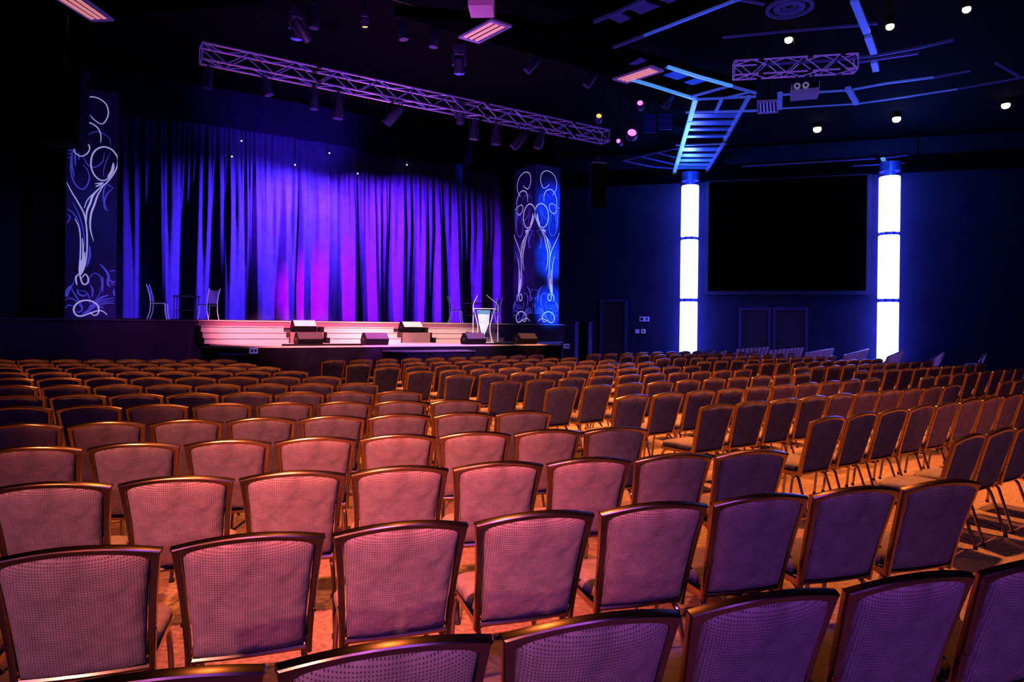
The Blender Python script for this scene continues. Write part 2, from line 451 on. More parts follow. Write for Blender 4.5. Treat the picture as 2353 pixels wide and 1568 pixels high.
# light columns
def light_column(u, off, which, dia):
    c = wall_pt(u, 745, off)
    t = thing('light_column', which, 'column light', (c.x, c.y, 0))
    R = dia / 2
    zs = [(0.16, 2.79), (2.92, 5.52), (5.64, 7.92)]
    for z0, z1 in zs:
        b = MB(); b.lathe((0, 0, 0), [(R * .93, z0), (R, z0 + .04), (R, z1 - .05), (R * .96, z1)], 32)
        b.build('diffuser_tube', M['tube'], t, True, ang=60)
    for z0, z1 in ((2.79, 2.92), (5.52, 5.64)):
        b = MB(); b.lathe((0, 0, 0), [(R * .8, z0), (R * .8, z1)], 24)
        for k in range(8):
            a = k * PI / 4; b.box((R * .86 * math.cos(a), R * .86 * math.sin(a), (z0 + z1) / 2), (.06, .06, z1 - z0), a)
        b.build('joint_ring', M['collar'], t)
    b = MB(); b.lathe((0, 0, 0), [(R * .5, 7.92), (R * .5, 8.12), (R * 1.02, 8.12), (R * 1.02, 8.5)], 24); b.build('ceiling_collar', M['collar'], t)
    b = MB(); b.lathe((0, 0, 0), [(R * 1.1, 0), (R * 1.1, .12), (R * .95, .16)], 24); b.build('base', M['black'], t)
    return c
LC1 = light_column(1582, 0.44, 'glowing blue-white light column nearer the stage, beside the screen', 0.76)
LC2 = light_column(2040, 0.46, 'glowing blue-white light column on the far side of the screen from stage', 0.79)

# ------------------------------------------------------------------ stage
tL = -5.0
b = MB()
poly = [S(tL, 0), S(tR + .02, 0), S(tR + .02, .36), S(tR - .3, .36), S(tR - .3, 7.3), S(-.75, 7.3), S(-.75, .45), S(tL, .45)]
st = thing('stage', 'raised stage deck with dark fascia in front of the purple curtain', 'stage', S(2, 0, 0))
b.prism(poly, ZU - 0.05, ZU); local(b, st).build('deck', M['deckdark'], st)
b = MB(); b.prism([S(tL, .03), S(tR, .03), S(tR, .3), S(tL, .3)], 0.0, ZU - 0.05); local(b, st).build('fascia', M['ufascia'], st)
b = MB(); b.prism([S(tu(456), -.01), S(tu(1140), -.01), S(tu(1140), .03), S(tu(456), .03)], 1.5, ZU - 0.01); local(b, st).build('upper_riser', M['riser'], st)
b = MB(); b.prism([S(tu(456), -.03), S(tR, -.03), S(tR, .05), S(tu(456), .05)], ZU - 0.035, ZU + 0.004); local(b, st).build('nosing', M['deck'], st)

t0 = tu(459); tfl = tu(560, -3.1); tfr = tu(1300, -3.1)
th = thing('thrust_stage', 'lower thrust platform with pale floor and dark fascia below the stairs', 'stage', S(tfl, -1.5, 0))
curve = [S(t0, -0.02), S(t0 + .05, -.6), S(t0 + .25, -1.3), S(t0 + .6, -2.0), S(tfl - .9, -2.6), S(tfl - .4, -2.95), S(tfl + .3, -3.1)]
poly = curve + [S(tfr - .3, -3.1), S(tfr, -2.95), S(tfr + .3, -2.2), S(tR - .1, -0.02)]
b = MB(); b.prism(poly, ZF - 0.04, ZF); local(b, th).build('deck', M['deck'], th)
cen = sum(poly, Vector()) / len(poly)
b = MB(); b.prism([cen + (p - cen) * 0.992 for p in poly], 0.0, ZF - 0.04); local(b, th).build('fascia', M['fascia'], th)
for (u0, u1, v0, v1, lab) in ((575, 590, 800, 812, 'small violet socket box on the thrust fascia near the dark stair corner'), (1295, 1307, 791, 802, 'small violet socket box at the screen end of the thrust fascia')):
    c = stz((u0 + u1) / 2, (v0 + v1) / 2, -3.16) if u0 < 900 else S(tfr + .12, -3.0, 1.0)
    t = thing('socket_box', lab, 'socket box', c, TH)
    b = MB(); b.box((0, 0, 0), (.19, .08, .15)); b.build('housing', M['plate'], t)
    b = MB(); b.box((-.04, -.045, 0), (.05, .02, .06)); b.box((.04, -.045, 0), (.05, .02, .06)); b.build('outlet', M['frame'], t)

# stair flights and plinths
def stairs(u0, u1, lab):
    a, c = tu(u0), tu(u1)
    t = thing('stair_flight', lab, 'stairs', S((a + c) / 2, -.45, ZF), group='stair flights up to the stage')
    for j in range(3):
        z1 = ZF + 0.16 * (3 - j)
        b = MB(); b.prism([S(a, -.02 - .3 * j), S(c, -.02 - .3 * j), S(c, -.3 * (j + 1)), S(a, -.3 * (j + 1))], ZF, z1)
        b.prism([S(a, -.3 * (j + 1)), S(c, -.3 * (j + 1)), S(c, -.3 * (j + 1) - .02), S(a, -.3 * (j + 1) - .02)], z1 - .025, z1 + .003)
        local(b, t).build('step', M['stair'], t)
    b = MB()
    for j in range(3):
        z1 = ZF + 0.16 * (3 - j)
        b.prism([S(a - .12, -.02 - .3 * j), S(a, -.02 - .3 * j), S(a, -.3 * (j + 1)), S(a - .12, -.3 * (j + 1))], ZF, z1)
    local(b, t).build('side_panel', M['black'], t)
stairs(458, 646, 'pale pink stair flight closest to the scroll banner and two-chair table')
stairs(738, 896, 'pale pink stair flight in the middle, between the two plinths')
stairs(975, 1128, 'pale pink stair flight behind the clear lectern')
for (u0, u1, lab) in ((648, 734, 'mauve stepped plinth between the first and middle stair flights'), (899, 971, 'mauve stepped plinth between the middle flight and lectern flight')):
    a, c = tu(u0) + .02, tu(u1) - .14
    b = MB(); b.prism([S(a, -.02), S(c, -.02), S(c, -.88), S(a, -.88)], ZF, ZF + .32)
    o = b.build('plinth', M['plinth']); tag(o, lab, 'plinth')

# low front step
def low_step(u0, u1, k0, k1, z, lab):
    a, c = tu(u0, k0), tu(u1, k0)
    t = thing('stage_step', lab, 'step', S((a + c) / 2, (k0 + k1) / 2, 0))
    b = MB(); b.prism([S(a, k0), S(c, k0), S(c, k1), S(a, k1)], 0, z - .03); local(b, t).build('body', M['fascia'], t)
    b = MB(); b.prism([S(a - .02, k0 - .02), S(c + .02, k0 - .02), S(c + .02, k1), S(a - .02, k1)], z - .03, z); local(b, t).build('tread', M['deckdark'], t)
low_step(902, 1091, -3.75, -3.12, .93, 'dark step with violet edge in front of the thrust stage')
b = MB(); 
low_step(508, 566, -3.6, -3.15, .90, 'small step catching light at the curved corner of the thrust')

# floor monitors
def monitor_proto():
    t = thing('floor_monitor', '', 'stage monitor')
    prof = [(-.15, 0), (.20, 0), (.26, .12), (.12, .34), (-.03, .35), (-.23, .17)]  # y, z
    wd = .33
    b = MB()
    vs = [(-wd, y, z) for y, z in prof] + [(wd, y, z) for y, z in prof]
    n = len(prof)
    b.add(vs, [tuple(range(n)), tuple(reversed(range(n, 2 * n)))] + [(i, (i + 1) % n, n + (i + 1) % n, n + i) for i in range(n)])
    b.build('cabinet', M['black'], t)
    b = MB(); e1, e2 = Vector((0, .257, .135)), Vector((0, .126, .335)); nrm = (e2 - e1).cross(Vector((1, 0, 0))).normalized()
    if nrm.y < 0: nrm = -nrm
    b.slab([(-wd + .03, e1.y, e1.z), (wd - .03, e1.y, e1.z), (wd - .03, e2.y, e2.z), (-wd + .03, e2.y, e2.z)], .012, nrm)
    b.build('grille', M['grille'], t)
    b = MB(); b.slab([(-wd + .01, -.222, .178), (wd - .01, -.222, .178), (wd - .01, -.036, .346), (-wd + .01, -.036, .346)], .006, (0, -.67, .74)); b.build('top_panel', M['grille'], t)
    for sx in (-1, 1):
        b = MB(); b.lathe((sx * (wd + .004), -.0, .16), [(.055, -.006), (.055, .006)], 16, Matrix.Rotation(PI / 2, 3, 'Y')); b.build('handle_recess', M['blackmetal'], t)
    return t
mp = monitor_proto()
first = True
for (u, k, z, lab) in ((710, -2.75, ZF, 'black wedge monitor on the thrust edge in front of the first plinth'), (862, -2.75, ZF, 'violet-topped wedge monitor on the thrust edge by the middle stair flight'),
                       (1089, -2.75, ZF, 'violet-topped wedge monitor on the thrust edge in front of the lectern'), (1208, -2.75, ZF, 'brownish wedge monitor on the thrust edge past the lectern, at the screen end')):
    o = mp if first else copy_tree(mp); first = False
    o.location = S(tu(u, k), k, z); o.rotation_euler = (0, 0, TH)
    tag(o, lab, 'stage monitor', 'floor monitors')
for (u, lab) in ((698, 'wedge monitor with a bright white top sitting on the first plinth'), (944, 'wedge monitor with a cream top sitting on the second plinth')):
    o = copy_tree(mp); o.location = S(tu(u, -.5), -.5, ZF + .32); o.rotation_euler = (0, 0, TH)
    tag(o, lab, 'stage monitor', 'plinth monitors')
    for ch in o.children:
        if ch.name.startswith('top_panel'):
            ch.data = ch.data.copy(); ch.data.materials[0] = M['grillewhite']

# floor cable ducts between monitors
b = MB()
b.prism([S(tu(648, -2.9), -2.9), S(tu(836, -2.9), -2.9), S(tu(836, -2.98), -2.98), S(tu(648, -2.98), -2.98)], ZF, ZF + .05)
tag(b.build('cable_duct', M['black']), 'low black cable duct on the thrust edge between two wedge monitors', 'cable duct')
b = MB()
b.prism([S(tu(1112, -2.9), -2.9), S(tu(1182, -2.9), -2.9), S(tu(1182, -2.98), -2.98), S(tu(1112, -2.98), -2.98)], ZF, ZF + .05)
tag(b.build('cable_duct', M['black']), 'low black cable duct on the thrust edge in front of the lectern microphone stand', 'cable duct')

# curtain
KC = 4.6
tc0, tc1 = tu(262, KC), tu(1190, KC)
ztop = stz(440, 291, KC).z
random.seed(21)
def folds(seed, widths, amp):
    rnd = random.Random(seed); out = []; x = tc0 - 1.0
    while x < tc1 + 1.0:
        wv = rnd.choice(widths) * rnd.uniform(.85, 1.15); out.append((x, x + wv, rnd.uniform(*amp))); x += wv
    return out
coarse = folds(3, (.5, .65, .85, 1.05, 1.3), (.32, .56)); fine = folds(8, (.14, .18, .24), (.06, .13)); mid = folds(11, (.26, .34, .42), (.10, .2))
def fold(fl, x):
    for a, c, am in fl:
        if a <= x < c:
            f = (x - a) / (c - a)
            return am * (math.sin(PI * f) ** 1.3) * (1 + .25 * math.sin(2 * PI * f))
    return 0.0
b = MB()
rows, nc = 18, 620
C1 = [(fold(coarse, tc0 + (tc1 - tc0) * i / (nc - 1)), fold(mid, tc0 + (tc1 - tc0) * i / (nc - 1)), fold(fine, tc0 + (tc1 - tc0) * i / (nc - 1))) for i in range(nc)]
vs = []
for r in range(rows + 1):
    fz = r / rows
    z = ZU + 0.02 + (ztop + .3 - ZU) * fz
    wc = max(0, 1 - fz * 1.15) ** .8; wm = max(0, 1 - abs(fz - .55) * 1.8); wf = .25 + .9 * max(0, fz - .35)
    for i in range(nc):
        tx = tc0 + (tc1 - tc0) * i / (nc - 1)
        c_, m_, f_ = C1[i]
        sway = .07 * math.sin(tx * 1.7 + fz * 2.0) * (1 - fz)
        vs.append(S(tx + sway, KC - (c_ * wc + m_ * wm * .9 + f_ * wf), z))
fs = []
for r in range(rows):
    for i in range(nc - 1):
        fs.append((r * nc + i, r * nc + i + 1, (r + 1) * nc + i + 1, (r + 1) * nc + i))
b.add(vs, fs)
cur = b.build('stage_curtain', M['velvet'], smooth=True, ang=180)
tag(cur, 'long pleated velvet stage curtain washed in blue and violet light', 'curtain')
# border above the curtain
b = MB()
n = 120; vs = []
for i in range(n + 1):
    tx = tc0 - 1.0 + (tc1 + 1.2 - tc0 + 1.0) * i / n
    for z in (ztop - .02, ZC - .02):
        vs.append(S(tx, KC - .62 - .03 * math.sin(tx * 6), z))
fs = [(2 * i, 2 * i + 2, 2 * i + 3, 2 * i + 1) for i in range(n)]
b.add(vs, fs)
tag(b.build('border_cloth', M['border'], smooth=True, ang=180), 'plain dark blue border cloth hanging above the stage curtain', 'border cloth')
# black legs
for (ua, uc, k, lab) in ((52, 149, .35, 'black masking drape beside the scroll banner on the aisle wall end'),):
    b = MB(); a, c = tu(ua, k), tu(uc, k); n = 40; vs = []
    for i in range(n + 1):
        tx = a + (c - a) * i / n
        for z in (ZU, ZC - .02): vs.append(S(tx, k - .05 * math.sin(i * 1.4), z))
    b.add(vs, [(2 * i, 2 * i + 2, 2 * i + 3, 2 * i + 1) for i in range(n)])
    tag(b.build('masking_drape', M['wallk'], smooth=True, ang=180), lab, 'drape')
# star lights
for i, (u, v, lab) in enumerate(((533, 360, 'tiny bright bulb highest at the blue end of the curtain'), (555, 324, 'tiny dim bulb at the curtain top edge above the bright one'), (822, 399, 'tiny dim bulb at the centre of the curtain'),
                      (935, 379, 'tiny bright bulb on the curtain toward the lectern side'), (757, 352, 'faint tiny bulb at the curtain top near its centre'), (678, 379, 'faint tiny bulb on the blue folds between the others'))):
    p = stz(u, v, KC - .42)
    b = MB(); b.lathe((0, 0, 0), [(.004, -.03), (.025, -.02), (.03, 0), (.025, .02), (.004, .03)], 12)
    b.tube([(0, 0, .03), (0, 0, ZC - p.z - .01)], .004, 5, mi=1)
    o = b.build('star_bulb', [M['star'], M['black']], loc=p, smooth=True); tag(o, lab, 'bulb', 'star bulbs in front of the curtain')

# ------------------------------------------------------------------ banner columns with scrollwork
def Z1(x, y): return ((x - 118 - (1568 - y) * .012) / 672.0, (y / 5.806 - 9) / 525.0)
def Z2(x, y): return ((x - 105) / 682.0, (y / 5.806 + 261) / 525.0)
def Z3(x, y):
    xl = 75 - 15 * (y - 88) / 1400.0; xr = 266 - 18 * (y - 45) / 1450.0
    return ((x - xl) / (xr - xl), (y - 66) / 1426.0)
STW = [
 (Z3, [(132,326),(104,262),(104,190),(130,135),(175,112),(215,140),(226,200),(212,258),(195,272),(170,250),(158,228)], .020, .5),
 (Z3, [(96,420),(100,350),(125,290),(155,276),(185,300),(197,345),(196,392)], .022, .3),
 (Z3, [(78,438),(110,412),(140,402),(155,430),(145,470),(120,490),(98,462),(108,425)], .020, .3),
 (Z1, [(735,990),(745,1060),(700,1170),(640,1235),(560,1245),(480,1180),(440,1060),(460,920),(530,830),(630,795),(730,830),(795,920),(795,1010),(750,1130),(650,1270),(530,1380),(400,1520),(352,1640)], .026, .4),
 (Z1, [(620,1290),(480,1440),(430,1568),(385,1690),(378,1860)], .034, .2),
 (Z1, [(610,1310),(530,1450),(490,1568),(440,1720),(432,1900),(475,2075)], .030, .1),
 (Z1, [(128,1320),(190,1440),(270,1568),(350,1720),(385,1920),(390,2170),(370,2370),(330,2500)], .024, .3),
 (Z2, [(225,220),(280,340),(300,500),(300,700),(290,900),(310,1010),(345,1080),(400,1060),(405,990),(370,945),(340,975),(308,1010)], .024, .4),
 (Z2, [(280,945),(245,1000),(262,1095)], .026, .4),
 (Z2, [(670,1480),(600,1430),(530,1430),(430,1465),(330,1500),(260,1490),(222,1420),(260,1340),(350,1295),(450,1300),(530,1345),(555,1410),(540,1470),(490,1490),(440,1450)], .026, .5),
 (Z2, [(325,470),(335,600),(330,800),(315,950)], .026, .3), (Z2, [(360,650),(350,800),(330,930)], .030, .3), (Z2, [(310,760),(312,850),(310,960)], .05, .3),
 (Z1, [(500,1340),(560,1310),(600,1280)], .03, .3), (Z1, [(490,1300),(550,1290),(610,1275)], .02, .3),
 (Z1, [(738,1000),(720,1110),(660,1200)], .05, .2)]
STB = [
 (Z1, [(330,1060),(400,1140),(415,1270),(340,1390),(240,1340),(185,1200),(180,1020),(220,860)], .024, .3),
 (Z1, [(620,860),(590,1000),(480,1085),(390,1050),(330,930)], .022, .2),
 (Z1, [(370,700),(450,630),(560,605),(680,670),(705,790)], .015, .3), (Z1, [(700,850),(620,1050),(600,1200)], .015, .3),
 (Z1, [(740,1330),(690,1310),(640,1280)], .02, .3), (Z1, [(735,1335),(650,1430),(615,1568),(640,1660)], .026, .2), (Z1, [(640,1300),(605,1400),(615,1560),(670,1655)], .026, .2),
 (Z1, [(240,880),(235,980),(240,1105)], .03, .2), (Z1, [(200,900),(190,1050),(225,1250)], .035, .2), (Z1, [(280,910),(285,1010)], .025, .2),
 (Z2, [(430,1090),(425,1000),(490,930),(570,970),(590,1080),(560,1200),(490,1310)], .018, .3),
 (Z2, [(440,1090),(470,1160),(460,1250)], .03, .2),
 (Z2, [(480,1350),(570,1260),(690,1210)], .04, .2), (Z2, [(490,1360),(600,1285),(770,1248)], .025, .3), (Z2, [(500,1370),(620,1310),(770,1290)], .02, .3), (Z2, [(500,1380),(640,1330),(770,1325)], .02, .3),
 (Z2, [(420,1400),(470,1370),(520,1310)], .08, .2), (Z2, [(330,1480),(430,1420),(490,1350)], .05, .2), (Z2, [(520,1400),(570,1375),(625,1395)], .03, .2),
 (Z2, [(230,1040),(190,1130),(250,1240),(320,1350),(330,1420),(290,1450),(250,1440)], .026, .3), (Z2, [(185,1100),(150,1170),(130,1260)], .05, .2), (Z2, [(160,1110),(125,1180),(105,1250)], .03, .2),
 (Z2, [(105,1300),(170,1270),(260,1310),(330,1400)], .02, .3), (Z2, [(105,1410),(160,1360),(240,1380)], .02, .3),
 (Z2, [(265,1140),(280,1200),(340,1235),(400,1210)], .03, .2), (Z2, [(280,1165),(380,1180),(430,1270),(430,1340)], .018, .3),
 (Z2, [(560,800),(640,880),(680,960),(670,1060),(710,1110)], .045, .1), (Z2, [(690,900),(740,880),(770,890)], .02, .3), (Z2, [(690,1000),(740,1040),(770,1020)], .03, .2), (Z2, [(700,1060),(740,1070),(765,1060)], .02, .2), (Z2, [(750,1130),(762,1230)], .03, .2), (Z2, [(600,960),(605,1080),(600,1190)], .025, .2),
 (Z2, [(190,0),(290,200),(340,400),(360,600)], .022, .2), (Z2, [(120,100),(200,150),(270,260),(310,430)], .022, .2), (Z2, [(420,560),(424,700),(390,850)], .04, .2), (Z2, [(130,170),(160,210),(120,290)], .02, .2),
 (Z1, [(140,860),(225,845)], .02, .2), (Z1, [(140,905),(205,890)], .02, .2), (Z1, [(140,950),(195,935)], .018, .2), (Z1, [(140,1000),(180,985)], .016, .2)]

def scroll(strokes, place, aspect):
    """ribbons over a face; place(a, b, lift) gives the point, aspect = height / width"""
    b = MB()
    for q, (zf, pts, wd, taper) in enumerate(strokes):
        P = cr([Vector((zf(*p)[0], zf(*p)[1] * aspect, 0)) for p in pts], 7)
        n = len(P); vs = []
        for i, p in enumerate(P):
            tg = (P[min(i + 1, n - 1)] - P[max(i - 1, 0)]).normalized()
            nm = Vector((-tg.y, tg.x, 0))
            fr = i / (n - 1)
            wv = wd * (taper + (1 - taper) * math.sin(PI * min(1, max(0, fr))) ** .6) * .62
            for sgn in (-1, 1):
                c = p + nm * wv * sgn
                vs.append(place(min(.995, max(.005, c.x)), min(.998, max(.002, c.y / aspect)), .004 + .0008 * (q % 7)))
        b.add(vs, [(2 * i, 2 * i + 2, 2 * i + 3, 2 * i + 1) for i in range(n - 1)])
    return b

def banner_column(tl, tr, k0, k1, zt_, lab, corner_right, faces):
    t = thing('banner_column', lab, 'column', S((tl + tr) / 2, (k0 + k1) / 2, ZU))
    b = MB(); b.prism([S(tl, k0), S(tr, k0), S(tr, k1), S(tl, k1)], ZU, zt_); local(b, t).build('shaft', M['column'], t)
    hgt = zt_ - ZU
    for face in faces:
        if face == 'front':
            if corner_right: pl = lambda a, bb, l: S(tl + (tr - tl) * a, k0 - l, zt_ - hgt * bb)
            else: pl = lambda a, bb, l: S(tr - (tr - tl) * a, k0 - l, zt_ - hgt * bb)
            asp = hgt / (tr - tl)
        else:
            tt, sg = (tl, -1) if face == 'left' else (tr, 1)
            pl = lambda a, bb, l: S(tt + sg * l, k1 + (k0 - k1) * a, zt_ - hgt * bb)
            asp = hgt / (k1 - k0)
        local(scroll(STB, pl, asp), t).build('blue_scrollwork', M['scrollb'], t)
        pl2 = (lambda f_: (lambda a, bb, l: f_(a, bb, l + .007)))(pl)
        local(scroll(STW, pl2, asp), t).build('pale_scrollwork', M['scrollw'], t)
zt1 = stz(262, 214, 0).z
banner_column(tu(148), tu(266), 0.0, 1.15, zt1, 'navy banner column with pale scrollwork, partly behind the hanging speaker', True, ['front'])
banner_column(tu(1226), tu(1283), 0.0, 1.42, zt1, 'blue and purple banner column with mirrored scrollwork on two faces', False, ['front', 'left'])

# ------------------------------------------------------------------ stage furniture
def stage_chair_proto():
    t = thing('stage_chair', '', 'chair')
    Hh = 1.0
    for sx in (-1, 1):
        b = MB(); b.tube(cr([(sx * .19, -.27, 0), (sx * .19, -.20, .24), (sx * .19, -.19, .47), (sx * .19, -.22, .72), (sx * .20, -.30, Hh)], 5), .013, 8); b.build('back_post', M['chrome'], t, True)
        b = MB(); b.tube(cr([(sx * .19, .24, 0), (sx * .19, .20, .20), (sx * .19, .19, .40), (sx * .19, .16, .47)], 5), .013, 8); b.build('leg', M['chrome'], t, True)
    b = MB(); b.box((0, -.01, .478), (.40, .38, .03)); b.build('seat', M['blackmetal'], t)
    b = MB()
    for sx in (-1, 1): b.tube([(sx * .19, .18, .465), (sx * .19, -.19, .465)], .011, 6)
    b.build('seat_rail', M['chrome'], t, True)
    b = MB(); n = 6; vs = []
    for i in range(n + 1):
        fz = i / n; z = .52 + .44 * fz; y = -.19 - .09 * fz ** 1.6
        for j in range(5):
            x = -.175 + .35 * j / 4; vs.append((x, y - .03 * (1 - (2 * j / 4 - 1) ** 2), z - (.03 * (1 - (2 * j / 4 - 1) ** 2) if i == n else 0)))
    b.add(vs, [(i * 5 + j, i * 5 + j + 1, (i + 1) * 5 + j + 1, (i + 1) * 5 + j) for i in range(n) for j in range(4)])
    b.build('backrest', M['bluepanel'], t, True, ang=180)
    return t
scp = stage_chair_proto()
for i, (u, k, face, sc_, lab) in enumerate(((365, 1.2, 0.30, 1.0, 'chrome stage chair nearest the scroll banner, facing the table'), (478, 1.0, PI - 0.5, .93, 'chrome stage chair at the stair end of the same table'),
                           (1047, 1.2, 0.25, .97, 'chrome stage chair beside the lectern, seen side on'), (1133, 1.5, PI - .5, .97, 'chrome stage chair partly hidden behind the lectern and microphone'))):
    o = scp if i == 0 else copy_tree(scp)
    o.location = S(tu(u, k), k, ZU + .001); o.rotation_euler = (0, 0, face - PI / 2); o.scale = (sc_, sc_, sc_)
    tag(o, lab, 'chair', 'chrome chairs on the stage')
def bar_table(u, k, hgt, wd, lab):
    t = thing('side_table', lab, 'table', S(tu(u, k), k, ZU + .001), TH - .3)
    b = MB(); b.box((0, 0, hgt - .02), (wd, .5, .035)); b.build('tabletop', M['blackmetal'], t)
    for sx in (-1, 1):
        for sy in (-1, 1):
            b = MB(); b.tube([(sx * (wd / 2 - .03), sy * .22, 0), (sx * (wd / 2 - .03), sy * .22, hgt - .03)], .012, 6); b.build('leg', M['blackmetal'], t)
    b = MB()
    for sy in (-1, 1): b.tube([(-(wd / 2 - .03), sy * .22, hgt * .38), (wd / 2 - .03, sy * .22, hgt * .38)], .008, 6)
    b.build('stretcher', M['blackmetal'], t)
bar_table(428, 1.6, .72, .66, 'black rectangular table between the two stage chairs')
bar_table(1084, 2.0, .78, .62, 'dark table standing behind the lectern on the stage')

# lectern
kl = -1.55
base = S(tu(1112, kl), kl, ZF)
lt = thing('lectern', 'clear acrylic lectern with a pale blue panel and curved sides', 'lectern', base, TH - .45)
top = 1.13
for sx in (-1, 1):
    b = MB(); b.tube(cr([(sx * .30, .10, 0), (sx * .22, .05, .30), (sx * .20, 0, .55), (sx * .27, 0, .85), (sx * .34, 0, top)], 6), .016, 8); b.build('side_post', M['acryledge'], lt, True)
b = MB(); b.add([(-.24, -.02, 1.08), (.20, -.02, 1.08), (.16, -.02, .62), (.02, -.02, .26), (-.06, -.02, .26), (-.16, -.02, .62)], [(0, 1, 2, 3, 4, 5)]); b.build('front_panel', M['acryl'], lt)
b = MB(); b.box((0, .02, top), (.76, .46, .02)); b.build('reading_desk', M['acryledge'], lt)
b = MB(); b.box((0, .05, .012), (.66, .42, .024)); b.build('base', M['acryledge'], lt)
def mic_stand(u, v_top, u_top, lab, flip):
    p = S(tu(u, kl - .1), kl - .1, ZF)
    zt_ = ptplane(u, v_top, P0 - NX * (kl - .1), NX).z - ZF
    dx = (u_top - u) * p.y / F
    t = thing('microphone_stand', lab, 'microphone stand', p)
    b = MB(); b.lathe((0, 0, 0), [(.14, 0), (.14, .02), (.03, .035)], 20); b.build('base', M['blackmetal'], t, True)
    b = MB(); b.tube([(0, 0, .03), (0, 0, zt_ - .32)], .012, 8); b.build('pole', M['acryledge'], t)
    b = MB(); b.tube([(0, 0, zt_ - .66), (0, 0, zt_ - .55)], .022, 8); b.build('clutch', M['alu'], t)
    b = MB(); b.tube([(0, 0, zt_ - .32), (dx * .15, 0, zt_ - .25), (dx, 0, zt_ - .03)], .010, 8); b.build('boom', M['acryledge'], t)
    b = MB(); b.tube([(dx, 0, zt_ - .03), (dx * 1.15, 0, zt_ + .02)], [.014, .022], 8); b.build('microphone', M['alu'], t)
mic_stand(1087, 678, 1096, 'thin microphone stand on the curtain-centre side of the lectern', 1)
mic_stand(1144, 680, 1121, 'angled boom microphone stand on the banner column side of the lectern', -1)

# ------------------------------------------------------------------ trusses
def truss(name, a, c, wd, lab, up=Vector((0, 0, 1)), r=.025, bay=.5, horiz=None, m='trussm'):
    """box truss whose upper chord nearest the audience runs a -> c"""
    a, c = Vector(a), Vector(c); ln = (c - a).length; d = (c - a).normalized()
    side = horiz if horiz is not None else d.cross(up).normalized()
    t = thing(name, lab, 'truss', a)
    offs = [Vector(), side * wd, -up * wd, side * wd - up * wd]
    for o_ in offs:
        b = MB(); b.tube([o_, c - a + o_], r, 8); b.build('chord', M[m], t, True)
    b = MB(); nb = max(2, int(round(ln / bay))); st_ = ln / nb
    for (p, q_) in ((0, 1), (0, 2), (1, 3), (2, 3)):
        for i in range(nb):
            s0 = offs[p] if i % 2 == 0 else offs[q_]; s1 = offs[q_] if i % 2 == 0 else offs[p]
            b.tube([s0 + d * st_ * i, s1 + d * st_ * (i + 1)], r * .5, 6)
    for i in (0, nb):
        for (p, q_) in ((0, 1), (0, 2), (1, 3), (2, 3)): b.tube([offs[p] + d * st_ * i, offs[q_] + d * st_ * i], r * .6, 6)
    b.build('lacing', M[m], t, True)
    for fr in (.22, .62, .88):
        for o_ in offs:
            b = MB(); b.tube([o_ + d * ln * fr - d * .06, o_ + d * ln * fr + d * .06], r * 1.5, 8); b.build('coupler', M['blackmetal'], t, True)
    b = MB()
    for fr in (.12, .5, .86):
        p = d * ln * fr + side * wd / 2
        b.tube([p, Vector((p.x, p.y, ZC - a.z - .005))], .012, 6)
    b.build('hanger', M['blackmetal'], t)
    return t
KT = -4.5
A0, A1 = stz(465, 100, KT), stz(1400, 297, KT)
zz = (A0.z + A1.z) / 2; A0.z = A1.z = zz
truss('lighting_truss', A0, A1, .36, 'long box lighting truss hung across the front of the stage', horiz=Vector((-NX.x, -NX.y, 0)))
MT0, MT1 = ptY(1684, 147, 18.6), ptY(1962, 141, 18.0)
MT0.z = MT1.z = (MT0.z + MT1.z) / 2
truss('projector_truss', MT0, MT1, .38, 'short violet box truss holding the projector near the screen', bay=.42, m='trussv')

# projector
pc = ptY(1849, 212, 18.2)
t = thing('projector', 'twin-fan projector hanging under the short violet truss', 'projector', (pc.x, pc.y, pc.z - .12), -.33)
b = MB(); b.box((0, 0, .14), (.68, .6, .28)); b.build('body', M['projector'], t)
b = MB(); b.box((0, -.305, .20), (.64, .012, .15)); b.build('fan_grille', M['black'], t)
for sx in (-.21, .0):
    b = MB(); b.lathe((sx, -.315, .20), [(.085, -.012), (.085, .012)], 20, Matrix.Rotation(PI / 2, 3, 'X')); b.lathe((sx + .0, -.33, .20), [(.035, -.012), (.035, .012)], 14, Matrix.Rotation(PI / 2, 3, 'X'), mi=1)
    b.build('fan', [M['white'], M['black']], t)
b = MB()
for sx in (-.2, .2): b.bar((sx, 0, .28), (sx, 0, .58), .05, .05)
b.build('mount', M['blackmetal'], t)
pb = ptz(1106, 8, 8.75)
t = thing('projector', 'pink-lit projector box mounted on the ceiling at the top of the picture', 'projector', (pb.x, pb.y, pb.z), -.05)
b = MB(); b.box((0, 0, 0), (.52, .6, .36)); b.build('body', M['pinkbox'], t)
b = MB(); b.box((.0, -.305, -.02), (.025, .012, .09)); b.box((-.16, -.305, 0), (.09, .008, .015)); b.build('indicator', M['white'], t)
b = MB(); b.bar((0, 0, .18), (0, 0, ZC - pb.z - .005), .08, .08); b.build('mount', M['blackmetal'], t)

